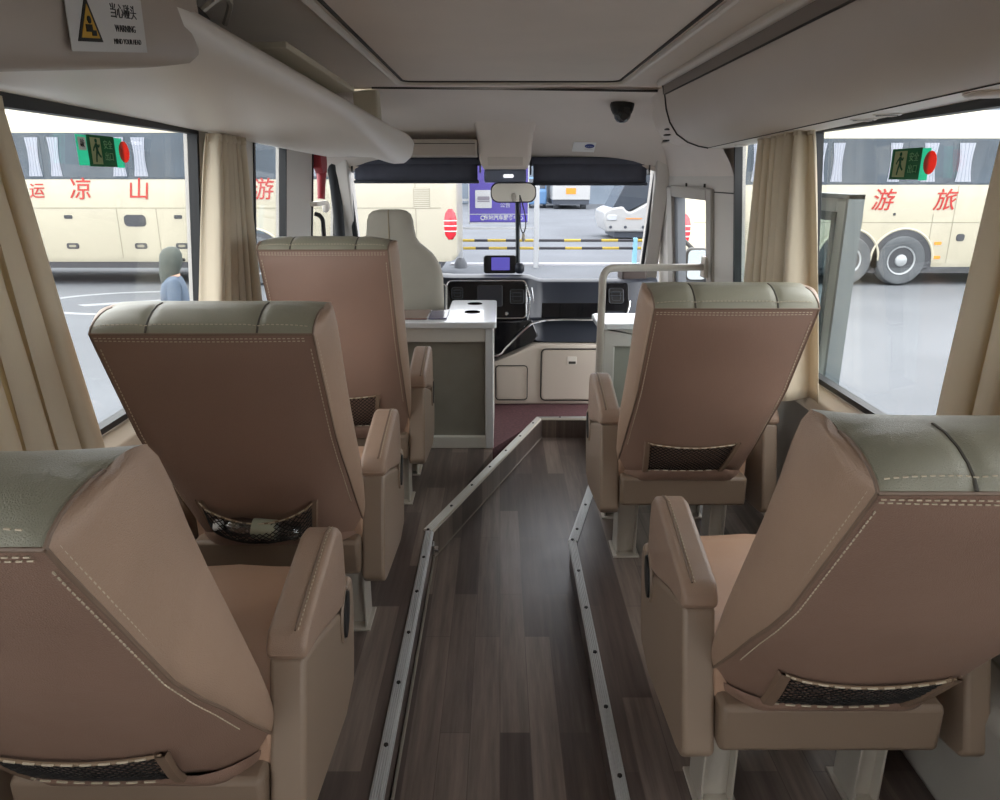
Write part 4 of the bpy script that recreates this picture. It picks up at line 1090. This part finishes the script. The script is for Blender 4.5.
e = MB(); e.loft([ring_at(*s) for s in spec]); e.build('backrest', M['driver'], dv, angle=80)
e = MB(); e.tube([(-.613, y0 - .001, z) for z, hw, y0, y1 in spec[2:]], .0035, 6); e.build('seam', M['driverseam'], dv)
e = MB(); rings = [[(-.613 + a, 4.50 + b, z) for a, b in rrect(-.27 * k, .27 * k, -.25 * k, .25 * k, .06, 5)] for z, k in ((.44, .94), (.47, 1), (.54, 1), (.575, .93))]
e.loft(rings); e.build('cushion', M['driver'], dv, angle=80)
e = MB(); e.box(-.82, -.41, 4.28, 4.68, .30, .44); e.box(-.76, -.47, 4.33, 4.63, PZ, .30); e.build('pedestal', M['dark'], dv, bevel=.01)

# ------------------------------------------------------------------ table cabinet behind the driver
tb = thing('table_cabinet', (-.49, 3.9, PZ), 'white topped table cabinet with two cup holes and a grey panel behind the driver seat', 'table')
top = [(-1.02, 3.63), (-.03, 3.63), (-.018, 3.645), (-.018, 4.315), (-.035, 4.335), (-.265, 4.335), (-.285, 4.315), (-.285, 4.02), (-.305, 4.0), (-1.02, 4.0)]
e = MB(); e.prism(top, lambda x, y: (x, y, .776), lambda x, y: (x, y, .808)); e.build('tabletop', M['white'], tb, bevel=.006, smooth=True)
e = MB(); e.box(-1.0, -.035, 3.66, 3.98, .70, .776); e.box(-.075, -.035, 3.66, 4.32, PZ, .70); e.box(-1.0, -.075, 3.66, 3.70, PZ, .185); e.box(-1.0, -.96, 3.66, 3.98, PZ, .70); e.box(-.28, -.075, 3.98, 4.32, .66, .776)
e.build('cabinet_frame', M['cabframe'], tb, bevel=.004)
e = MB(); e.box(-.96, -.075, 3.69, 3.72, .185, .70); e.build('cabinet_panel', M['cabgrey'], tb, smooth=False)
e = MB(); e.box(-.075, -.0365, 3.652, 3.662, PZ + .002, .775); e.build('edge_strip', M['white'], tb, bevel=.003)
for (cx, cy) in ((-.145, 4.20), (-.150, 3.93)):
    e = MB(); e.lathe([(.043, -.004), (.043, .002), (.037, .003), (.035, -.001)], (cx, cy, .8085), 'z', 28); c = e.build('cup_hole', mat('cup_rim', '#2a2828', .7, spec=.1), tb)
    e = MB(); e.lathe([(.036, .0), (.036, .0015)], (cx, cy, .8085), 'z', 28); e.build('well_shade', mat('cup_black', '#0b0b0b', 1, spec=0), c)  # flat black disc stands in for the shade inside the hole
tr = thing('tabletop_mat', (-.5, 3.82, .808), 'glossy red brown mat lying on the white table cabinet', 'mat')
e = MB(); e.prism(rrect(-.80, -.375, 3.70, 3.96, .01), lambda x, y: (x, y, .8085), lambda x, y: (x, y, .8165)); e.build('mat', M['woodred'], tr, bevel=.002)
e = MB(); e.prism(rrect(-.370, -.275, 3.71, 3.955, .008), lambda x, y: (x, y, .8085), lambda x, y: (x, y, .8165)); e.build('glass_strip', mat('glass_strip', '#77748c', .12), tr, bevel=.002)

# cabinet by the door
rc = thing('side_cabinet', (.78, 3.76, PZ), 'small white topped cabinet behind the handrail by the front doorway', 'cabinet')
e = MB(); e.prism([(.535, 3.615), (1.02, 3.615), (1.02, 3.93), (.52, 3.93), (.495, 3.90), (.495, 3.655)], lambda x, y: (x, y, .772), lambda x, y: (x, y, .803)); e.build('cabinet_top', M['white'], rc, bevel=.006)
e = MB(); e.box(.53, 1.0, 3.64, 3.66, .68, .772); e.box(.53, .585, 3.64, 3.90, PZ, .772); e.box(.96, 1.0, 3.64, 3.90, PZ, .772); e.box(.585, .96, 3.64, 3.68, PZ, .20); e.box(.585, .96, 3.86, 3.90, PZ, .772)
e.build('cabinet_frame', M['cabframe'], rc, bevel=.006)
e = MB(); e.prism(rrect(.58, .965, .19, .69, .03), lambda x, z: (x, 3.662, z), lambda x, z: (x, 3.69, z)); e.build('cabinet_panel', M['cabgreen'], rc, bevel=.004)

# handrail
hr = thing('handrail', (.505, 3.585, PZ), 'grey tubular handrail bending from the floor to the doorway pillar', 'handrail')
e = MB(); e.tube(fillet_path([(.502, 3.585, PZ), (.502, 3.585, 1.085), (1.095, 3.97, 1.045)], .07, 8), .0185, 14); e.build('rail_tube', mat('rail_grey', '#b5ada2', .35), hr)
e = MB(); e.lathe([(.035, 0), (.035, .008), (.02, .012)], (.502, 3.585, PZ), 'z', 18); e.build('floor_flange', M['steel'], hr)
e = MB(); e.box(1.09, 1.115, 3.93, 4.01, .99, 1.10); e.build('wall_bracket', M['steel'], hr, bevel=.006)
# ------------------------------------------------------------------ outside: the swung-open door leaf and door mirror
dl = thing('door_leaf', (1.34, 3.35, -.35), 'open plug door leaf with a grey frame standing outside the right windows', 'door')
def yz_prism(e, poly, xa, xb, mi=0): e.prism(poly, lambda y, z: (xa, y, z), lambda y, z: (xb, y, z), mi)
e = MB()
for a, b, c, d in ((2.85, 2.94, -.35, 1.43), (3.80, 3.90, -.35, 1.43), (2.94, 3.80, 1.36, 1.43), (2.94, 3.80, -.35, -.05)): e.box(1.31, 1.36, a, b, c, d)
e.build('leaf_frame', mat('door_leaf_grey', '#9a9f9d', .4), dl, bevel=.012)
e = MB(); e.box(1.335, 1.345, 2.94, 3.80, -.05, 1.36); e.build('leaf_glass', M['doorglass'], dl, smooth=False)
e = MB()
for a, b, c, d in ((2.925, 2.955, -.07, 1.38), (3.785, 3.815, -.07, 1.38), (2.925, 3.815, 1.345, 1.38)): e.box(1.303, 1.312, a, b, c, d)
e.box(1.305, 1.365, 2.83, 2.85, -.35, 1.445); e.box(1.305, 1.365, 2.83, 3.91, 1.43, 1.447); e.build('rubber_seal', mat('leaf_seal', '#5a6366', .5), dl, smooth=False)
e = MB(); e.tube(fillet_path([(1.31, 3.70, .35), (1.26, 3.70, .35), (1.26, 3.70, 1.05), (1.31, 3.70, 1.05)], .04), .014, 10); e.build('grab_bar', M['steel'], dl)
sm = thing('side_mirror', (1.42, 5.25, .80), 'black framed outside mirror seen through the open front doorway', 'mirror')
e = MB(); e.prism(rrect(1.315, 1.475, .80, 1.03, .04), lambda x, z: (x, 5.22, z), lambda x, z: (x, 5.29, z)); e.build('mirror_housing', M['dark'], sm, bevel=.015)
e = MB(); e.prism(rrect(1.327, 1.463, .812, 1.018, .032), lambda x, z: (x, 5.214, z), lambda x, z: (x, 5.222, z)); e.build('mirror_glass', mat('outer_mirror', '#dfe6e6', .06, .9), sm)
e = MB(); e.tube([(1.20, 5.40, 1.10), (1.33, 5.38, 1.07), (1.395, 5.29, 1.0)], .016, 8); e.build('mirror_arm', M['dark'], sm)

# ------------------------------------------------------------------ coaches
def coach(xr, dr, y0, dz, label, windows, text, wheels, extras, shift=0.0):
    """xr: x of the tail, dr: direction in which the body runs"""
    Lc = 12.2; xf = xr + dr * Lc
    g = thing('coach', ((xr + xf) / 2, y0 + 1.25, -.55), label, 'bus', 'parked coaches')
    zb = -.09 + dz
    prof = [(.05, zb), (0, zb + .12), (0, 1.47 + dz), (.05, 2.30 + dz), (.12, 2.62 + dz), (.35, 2.82 + dz), (1.25, 2.88 + dz), (2.15, 2.82 + dz), (2.42, 2.6 + dz), (2.5, 1.4 + dz), (2.5, zb + .1), (2.4, zb)]
    rings = []
    for t, k in ((0, .86), (.04, .94), (.12, .985), (.25, 1), (Lc - .5, 1), (Lc - .2, .98), (Lc - .05, .93), (Lc, .85)):
        x = xr + dr * t
        rings.append([(x, y0 + 1.25 + (y - 1.25) * k, 1.2 + (z - 1.2) * (.5 + .5 * k)) for y, z in prof])
    e = MB(); e.loft(rings); e.build('coach_body', M['bus_cream'], g, angle=35)
    fyw = lambda z: y0 + max(0, (z - 1.47 - dz)) * .06 - .012
    for (a, b) in windows:
        e = MB(); a_, b_ = min(a, b), max(a, b)
        e.prism(rrect(a_, b_, 1.49 + dz, 2.27 + dz, .07, 4), lambda x, z: (x, fyw(z), z), lambda x, z: (x, fyw(z) + .03, z)); wn = e.build('window', M['bus_glass'], g, bevel=.004)
        # bundled curtains behind the pane
        for q in (.10, .90) if (b_ - a_) > .9 else (.5,):
            e = MB(); c = a_ + (b_ - a_) * q; w_ = .13 * (.8 + .4 * random.random())
            e.grid([[(c + w_ * (k / 8 - .5) * 2 * (1 - .25 * math.sin(math.pi * j / 4)), fyw(1.52 + dz + .7 * j / 4) - .005 - .006 * math.cos(k * math.pi), 1.52 + dz + .7 * j / 4) for k in range(9)] for j in range(5)])
            e.build('window_curtain', M['bus_curtain'], wn)
    e = MB(); xa, xb = min(windows[0] + windows[-1]), max(windows[0] + windows[-1])
    for p in windows: xa = min(xa, *p); xb = max(xb, *p)
    e.prism([(xa - .08, 1.465 + dz), (xb + .08, 1.465 + dz), (xb + .08, 2.30 + dz), (xa - .08, 2.30 + dz)], lambda x, z: (x, fyw(z) + .008, z), lambda x, z: (x, fyw(z) + .03, z)); e.build('window_band', mat('coach_band', '#3f4851', .3, spec=.3), g, smooth=False)
    # seams
    e = MB(); lx0, lx1 = min(xr, xf) + .3, max(xr, xf) - .3
    e.box(lx0, lx1, y0 - .004, y0 + .01, .925 + dz - shift, .945 + dz - shift)
    for xx, za, zb_ in extras.get('seams', []): e.box(xx - .008, xx + .008, y0 - .004, y0 + .01, za + dz, zb_ + dz)
    e.build('panel_seam', M['bus_line'], g, smooth=False)
    e = MB(); e.box(lx0, lx1, y0 + .06, y0 + 2.4, zb - .12, zb + .02); e.build('underside_skirt', M['bus_dark'], g, smooth=False)
    for xx, zz, wd, hg in extras.get('handles', []):
        e = MB(); e.prism(rrect(xx - wd / 2, xx + wd / 2, zz - hg / 2, zz + hg / 2, min(wd, hg) * .35), lambda x, z: (x, y0 - .012, z), lambda x, z: (x, y0 + .01, z)); h = e.build('hatch_handle', M['bus_dark'], g, bevel=.006)
        if wd > .2 and hg < .15:
            e = MB(); e.prism(rrect(xx - wd * .28, xx + wd * .28, zz - hg * .2, zz + hg * .2, hg * .15), lambda x, z: (x, y0 - .018, z), lambda x, z: (x, y0 - .01, z)); e.build('handle_pull', M['bus_line'], h)
    for xx, zz in extras.get('amber', []):
        e = MB(); e.prism(rrect(xx - .07, xx + .07, zz - .03, zz + .03, .02), lambda x, z: (x, y0 - .012, z), lambda x, z: (x, y0 + .01, z)); e.build('marker_lamp', M['amber'], g)
    for xx, zz, wd, hg in extras.get('grilles', []):
        e = MB(); e.box(xx - wd / 2, xx + wd / 2, y0 - .006, y0 + .01, zz - hg / 2, zz + hg / 2); gr = e.build('engine_grille', M['bus_line'], g, smooth=False)
        e = MB(); n = max(4, int(hg / .035))
        for k in range(n):
            z_ = zz - hg / 2 + hg * (k + .5) / n; e.box(xx - wd / 2 + .01, xx + wd / 2 - .01, y0 - .014, y0 - .004, z_ - hg / n * .28, z_ + hg / n * .28)
        e.build('grille_slat', M['bus_cream'], gr, smooth=False)
    for ch, xx, zz, sz in text:
        text_mesh(ch, sz, M['bus_red'], g, (xx, y0 - .012, zz), '-y', name='lettering', ext=.003, bold=sz * .004, shear=.15)
    # tail lamp wrapped around the rear corner
    e = MB(); rings = []
    for z_, k in ((.34, .4), (.42, .85), (.55, 1), (.72, 1), (.84, .8), (.92, .35)):
        rings.append([(xr + dr * (.13 + .13 * k * math.cos(a)), y0 + .03 + .06 * k * math.sin(a), z_ + dz) for a in [2 * math.pi * j / 14 for j in range(14)]])
    e.loft(rings); tl = e.build('tail_lamp', M['taillamp'], g, angle=70)
    e = MB()
    for z_ in (.50, .60, .70): e.tube([(xr + dr * (.13 + .125 * math.cos(a)), y0 + .03 + .064 * math.sin(a), z_ + dz) for a in [math.pi + math.pi * j / 8 for j in range(9)]], .012, 6)
    e.build('lamp_band', M['stickerwhite'], tl)
    # wheels
    for xx in wheels:
        zc = -.55 + .49
        e = MB(); n = 24
        poly = [(xx + .60 * math.cos(math.pi * k / n), zc + .60 * math.sin(math.pi * k / n)) for k in range(n + 1)] + [(xx - .60, zb - .01), (xx + .60, zb - .01)]
        e.prism(poly, lambda x, z: (x, y0 - .006, z), lambda x, z: (x, y0 + .03, z)); e.build('wheel_arch', M['bus_dark'], g, smooth=False)
        e = MB(); e.tube([(xx + .61 * math.cos(math.pi * k / n), y0 - .006, zc + .61 * math.sin(math.pi * k / n)) for k in range(n + 1)], .025, 6); e.build('arch_lip', M['bus_cream'], g)
        e = MB(); e.lathe([(.27, .25), (.42, .25), (.475, .20), (.49, .12), (.485, .02), (.45, -.035), (.40, -.045), (.29, -.02), (.27, .0)], (xx, y0 + .0, zc), 'y', 40); wh = e.build('wheel', M['rubber'], g, angle=30)
        e = MB(); e.lathe([(.275, .2), (.285, .0), (.275, -.03), (.25, -.02), (.235, .05), (.17, .06), (.13, .03), (.11, -.03), (.06, -.05)], (xx, y0, zc), 'y', 32); rm = e.build('rim', M['rim'], wh, angle=30)
        e = MB()
        for k in range(10):
            a = 2 * math.pi * k / 10; e.lathe([(.018, .06), (.018, .02), (.008, .01)], (xx + .17 * math.cos(a), y0, zc + .17 * math.sin(a)), 'y', 8)
        e.build('wheel_nut', M['bus_dark'], rm)
    return g
lw = [(-2.35, -3.75), (-3.85, -5.35), (-5.45, -6.95), (-7.05, -8.55), (-8.65, -10.15), (-10.25, -11.7)]
coach(-.84, -1, 14.5, 0, 'cream coach with red lettering outside the left windows, its tail ahead of the driver', lw,
      [('运', -8.85, 1.24, .30), ('凉', -8.02, 1.26, .43), ('山', -6.91, 1.26, .43), ('旅', -5.78, 1.26, .43), ('游', -4.54, 1.26, .43)],
      [-4.80, -10.6],
      {'seams': [(-7.38, .0, .93), (-6.62, .0, .93), (-9.2, .0, .93), (-5.5, .0, .93), (-2.0, .0, .93), (-1.62, .1, 1.4)], 'handles': [(-7.05, .70, .42, .22), (-8.33, .77, .16, .07), (-6.21, .77, .16, .07), (-8.33, .22, .24, .11), (-7.0, .22, .24, .11), (-6.2, .22, .24, .11)], 'grilles': [(-1.5, 1.12, .32, .38)]})
rw = [(4.75, 6.15), (6.25, 7.6), (7.7, 8.55), (8.65, 10.1), (10.2, 11.7), (11.8, 13.4)]
coach(3.45, 1, 14.5, -.10, 'cream coach with red lettering and two visible wheels outside the right windows', rw,
      [('游', 7.33, 1.06, .43), ('旅', 8.52, 1.06, .43)], [6.80, 7.86, 13.3],
      {'seams': [(8.75, .0, 1.45), (8.35, .0, .93), (7.0, .60, .93), (5.9, .0, .93), (9.95, .0, 1.4)], 'handles': [(8.95, .38, .16, .14), (7.6, .82, .05, .05)], 'amber': [(8.53, .27), (8.55, .0), (6.55, .72)], 'grilles': [(4.85, .55, .32, .30), (4.85, .20, .32, .30)]}, shift=.17)

# ------------------------------------------------------------------ sign, barrier and far vehicles ahead
sg_ = thing('sign_board', (-.04, 17.0, -.55), 'purple notice board on a white post frame ahead of the windscreen', 'sign')
for xx in (-.93, .85):
    e = MB(); e.box(xx - .06, xx + .06, 16.94, 17.06, -.55, 2.2); e.build('post', M['postwhite'], sg_, bevel=.01)
e = MB(); e.lathe([(.15, 0), (.15, .10), (.10, .2), (.07, .24)], (-.93, 17.0, -.55), 'z', 18); e.build('post_base', mat('concrete_base', '#5f6165', .9), sg_)
for z in (.36, 1.0, 1.95):
    e = MB(); e.box(-.93, .85, 16.99, 17.03, z - .025, z + .025); e.build('rail', M['postwhite'], sg_)
e = MB(); e.box(-.70, .64, 16.96, 17.0, .50, 1.85); bd = e.build('board_panel', M['signpurple'], sg_, bevel=.005)
e = MB(); e.box(-.70, .64, 16.952, 16.962, .53, .665); e.build('board_band', M['signpurple2'], bd)
e = MB(); e.box(-.70, .64, 16.945, 16.958, .675, .69); e.box(.64, .665, 16.95, 17.0, .47, 1.86); e.box(-.725, -.70, 16.95, 17.0, .47, 1.86); e.box(-.72, .66, 16.95, 17.0, .465, .495); e.build('board_edge', M['postwhite'], bd)
e = MB(); e.prism(rrect(-.57, -.19, .82, 1.22, .02), lambda x, z: (x, 16.945, z), lambda x, z: (x, 16.96, z)); e.build('white_picture', M['postwhite'], bd)
e = MB(); e.prism(rrect(-.52, -.24, 1.0, 1.08, .02), lambda x, z: (x, 16.938, z), lambda x, z: (x, 16.95, z)); e.box(-.52, -.24, 16.938, 16.95, .96, .985); e.build('picture_bus', mat('picture_grey', '#77727c', .6), bd)
text_mesh('东站汽车服务中心', .115, M['postwhite'], bd, (.08, 16.945, .60), '-y', ext=.003, bold=.003)
e = MB(); e.tube([(-.40 + .045 * math.cos(2*math.pi*k/16), 16.945, .60 + .045 * math.sin(2*math.pi*k/16)) for k in range(16)], .014, 6, closed=True); e.build('round_emblem', M['postwhite'], bd)
text_mesh('公告', .12, M['postwhite'], bd, (.12, 16.945, .88), '-y', ext=.003)

br_ = thing('barrier', (1.25, 17.6, -.55), 'low yellow and black striped barrier with two bars across the lot', 'barrier')
for z, ofs in ((.04, 0), (-.145, .03)):
    e = MB(); xs2 = [-1.1, -.62, -.30, .14, .45, .92, 1.55, 1.95, 2.45, 2.85, 3.25, 3.6]
    for k, (a, b) in enumerate(zip(xs2[:-1], xs2[1:])):
        e.tube([(a + ofs, 17.6, z), (b + ofs, 17.6, z)], .034, 10, mi=k % 2)
    bar = e.build('bar', [M['byellow'], M['bblack']], br_)
for xx in (-.97, 3.27):
    e = MB(); e.box(xx - .05, xx + .05, 17.55, 17.65, -.55, .10); e.box(xx - .13, xx + .13, 17.45, 17.75, -.55, -.52); e.build('barrier_post', M['bblue'], br_, bevel=.006)

sg_.location.y += .45; br_.location.y += .4
# white coach further right, nose to the left
wc = thing('white_coach', (6.5, 27, -.55), 'white coach with a dark raked windscreen parked beyond the striped barrier', 'bus', None)
low = [(3.62, -.28), (3.50, .10), (3.52, .38), (3.72, .49), (4.15, .56), (4.28, .40), (4.45, .38), (5.45, .95), (6.2, 1.6), (6.9, 2.4), (12.5, 2.5), (12.5, -.30)]
e = MB(); e.prism(low, lambda x, z: (x, 25.4, z), lambda x, z: (x, 27.8, z)); e.build('coach_body', M['truckwhite'], wc, bevel=.06, seg=3)
e = MB(); e.prism([(3.80, .47), (4.28, .36), (5.50, .93), (6.3, 1.6), (6.9, 2.35), (6.2, 2.4), (5.0, 2.2), (4.2, 1.3)], lambda x, z: (x, 25.55, z), lambda x, z: (x, 27.7, z)); e.build('windscreen', mat('far_windscreen', '#3a414b', .15), wc, bevel=.03)
e = MB(); e.lathe([(.30, .2), (.46, .18), (.48, .05), (.44, -.03), (.28, .0), (.2, .03), (.05, 0)], (5.55, 25.42, -.07), 'y', 30); wl = e.build('wheel', M['rubber'], wc, angle=30)
e = MB(); e.lathe([(.28, .1), (.27, -.01), (.2, .02), (.06, -.02)], (5.55, 25.40, -.07), 'y', 24); e.build('rim', M['rim'], wl)
e = MB(); e.prism(rrect(3.62, 3.95, .10, .28, .06), lambda x, z: (x, 25.36, z), lambda x, z: (x, 25.42, z)); e.build('headlamp', mat('headlamp_grey', '#b9bcc0', .2), wc, bevel=.02)
e = MB(); e.box(4.25, 4.8, 25.385, 25.41, .14, .17); e.build('badge_strip', M['amber'], wc)
for xx in (3.75, 4.25, 4.85):
    e = MB(); e.lathe([(.05, .02), (.05, -.03), (.02, -.04)], (xx, 25.4, -.12), 'y', 14); e.build('marker_lamp', M['truckdark'], wc)
e = MB(); e.box(3.9, 12, 25.5, 27.7, -.48, -.26); e.build('underside', M['truckdark'], wc)

# distant box truck
tk = thing('box_truck', (4.65, 52, -.55), 'distant white box truck with an orange plate across the lot', 'truck')
e = MB(); e.box(3.45, 5.95, 50, 57, .05, 3.0); e.build('cargo_box', M['truckwhite'], tk, bevel=.04)
e = MB(); e.box(3.5, 5.9, 50.1, 57, -.25, .05); e.build('chassis', M['truckdark'], tk)
e = MB(); e.box(4.35, 5.0, 49.97, 50.02, .42, .80); e.build('plate', M['amber'], tk)
for xx in (3.8, 5.6):
    e = MB(); e.lathe([(.1, .35), (.42, .35), (.45, .3), (.45, .05), (.42, 0), (.1, .02)], (xx - .18, 50.8, -.10), 'x', 20); e.build('wheel', M['rubber'], tk)
bv = thing('blue_van', (2.6, 53, -.55), 'small blue van partly behind the distant box truck', 'van')
prof = [(-.2, 0), (-.2, .9), (.2, 1.0), (.6, 1.75), (3.6, 1.8), (3.8, 1.6), (3.8, 0)]
e = MB(); e.prism(prof, lambda y, z: (1.9, 52 + y, z - .3), lambda y, z: (3.2, 52 + y, z - .3)); e.build('van_body', mat('van_blue', '#5c83ad', .4), bv, bevel=.08)
e = MB(); e.hexa([(2.0, 52.18, .75), (3.1, 52.18, .75), (3.1, 52.55, 1.38), (2.0, 52.55, 1.38), (2.0, 52.22, .73), (3.1, 52.22, .73), (3.1, 52.6, 1.36), (2.0, 52.6, 1.36)]); e.build('windscreen', M['truckdark'], bv)
for xx in (1.92, 2.98):
    e = MB(); e.lathe([(.05, 0), (.28, .02), (.3, .1), (.28, .2), (.05, .2)], (xx, 52.6, -.26), 'x', 18); e.build('wheel', M['rubber'], bv)
# dark parked vans and far building
fb = thing('depot_building', (10, 60, -.55), 'long blue grey depot building at the far end of the lot', 'building')
e = MB(); e.box(-45, 60, 60, 72, -.55, 9); e.build('wall', M['hedge'], fb)
for k in range(14):
    e = MB(); x0 = -40 + 7 * k; e.box(x0, x0 + 4.5, 59.9, 60.1, -.5, 4.2); e.build('bay_door', mat('bay_grey', '#69737d', .6) if k == 0 else bpy.data.materials['bay_grey'], fb)
e = MB(); e.box(-45.5, 60.5, 59, 72.5, 9, 9.4); e.build('roof', M['bus_line'], fb)

# ------------------------------------------------------------------ person outside
def skin_chain(name, verts, edges, radii, m, parent, rootv=0, sub=2):
    me = bpy.data.meshes.new(name); o0 = parent.location
    me.from_pydata([tuple(Vector(v) - o0) for v in verts], edges, []); me.materials.append(m)
    o = bpy.data.objects.new(name, me); col.objects.link(o); o.parent = parent
    md = o.modifiers.new('skin', 'SKIN')
    for i, r in enumerate(radii):
        sv = me.skin_vertices[0].data[i]; sv.radius = (r if isinstance(r, tuple) else (r, r)); sv.use_root = (i == rootv)
    md.use_smooth_shade = True
    s = o.modifiers.new('sub', 'SUBSURF'); s.levels = sub; s.render_levels = sub
    return o
pp = thing('person', (-2.9, 6.5, -.55), 'person with dark hair and a blue jacket standing outside the left window', 'person')
bx, by, bz, S_ = -2.9, 6.5, -.55, 1.46 / 1.70
ca_, sa_ = math.cos(R(-65)), math.sin(R(-65))
V = lambda x, y, z: (bx + (x * ca_ - y * sa_) * S_, by + (x * sa_ + y * ca_) * S_, bz + z * S_)
body = [V(0, 0, .93), V(0, .0, 1.15), V(0, .01, 1.36), V(0, .01, 1.45), V(0, .03, 1.55), V(0, .035, 1.63),
        V(.09, 0, .86), V(.10, .02, .48), V(.10, -.02, .08), V(.11, .12, .035), V(-.09, 0, .86), V(-.10, -.01, .48), V(-.10, -.05, .08), V(-.11, .09, .035),
        V(.17, 0, 1.37), V(.22, -.02, 1.10), V(.21, .09, .87), V(.20, .13, .79), V(-.17, 0, 1.37), V(-.22, -.02, 1.10), V(-.21, .09, .87), V(-.20, .13, .79)]
edges = [(0,1),(1,2),(2,3),(3,4),(4,5),(0,6),(6,7),(7,8),(8,9),(0,10),(10,11),(11,12),(12,13),(2,14),(14,15),(15,16),(16,17),(2,18),(18,19),(19,20),(20,21)]
rad = [.12,.11,.10,.05,.085,.08, .08,.055,.04,.035, .08,.055,.04,.035, .05,.042,.032,.03, .05,.042,.032,.03]
skin_chain('body', body, edges, [r * S_ for r in rad], M['skin'], pp)
skin_chain('jacket', [body[i] for i in (0,1,2,14,15,16,18,19,20)] + [V(0,.01,1.41)], [(0,1),(1,2),(2,3),(3,4),(4,5),(2,6),(6,7),(7,8),(2,9)], [r * S_ for r in (.155,.15,.135,.08,.062,.05,.08,.062,.05,.07)], M['denim'], pp)
skin_chain('trousers', [body[i] for i in (0,6,7,8,10,11,12)], [(0,1),(1,2),(2,3),(0,4),(4,5),(5,6)], [r * S_ for r in (.135,.095,.07,.055,.095,.07,.055)], M['trouser'], pp)
e = MB(); rings = []
for z, k, yo in ((1.30, .04, -.07), (1.38, .085, -.05), (1.47, .105, -.03), (1.56, .118, -.005), (1.64, .112, .0), (1.69, .085, .005), (1.715, .04, .01)):
    rings.append([V(k * math.cos(a), yo + .02 + k * 1.05 * math.sin(a) * (.82 if math.sin(a) > 0 else 1), z) for a in [2 * math.pi * j / 20 for j in range(20)]])
e.loft(rings); e.build('hair', M['hair'], pp, angle=80)
e = MB()
for sx2 in (-1, 1): e.lathe([(.004, 0), (.012, .004), (.012, .01), (.004, .014)], V(.035 * sx2, .125, 1.58), 'y', 10)
e.build('eye', M['ink'], pp)

# ------------------------------------------------------------------ daylight
w = bpy.data.worlds.new('sky'); sc.world = w; w.use_nodes = True
nt = w.node_tree; bg_ = nt.nodes['Background']
tc = nt.nodes.new('ShaderNodeTexCoord'); sp = nt.nodes.new('ShaderNodeSeparateXYZ'); rp = nt.nodes.new('ShaderNodeValToRGB')
nt.links.new(tc.outputs['Generated'], sp.inputs['Vector']); nt.links.new(sp.outputs['Z'], rp.inputs['Fac'])
rp.color_ramp.elements[0].position = 0; rp.color_ramp.elements[0].color = (.93, .95, .98, 1)
rp.color_ramp.elements[1].position = .8; rp.color_ramp.elements[1].color = (1, .995, .985, 1)
nt.links.new(rp.outputs['Color'], bg_.inputs['Color']); bg_.inputs['Strength'].default_value = 6.4
sc.view_settings.view_transform = 'Standard'; sc.view_settings.look = 'None'; sc.view_settings.exposure = 0; sc.view_settings.gamma = 1
sc.view_settings.use_curve_mapping = False
sc.cycles.use_denoising = True; sc.cycles.max_bounces = 12; sc.cycles.diffuse_bounces = 8; sc.cycles.transparent_max_bounces = 24
sc.cycles.glossy_bounces = 4; sc.cycles.sample_clamp_indirect = 6
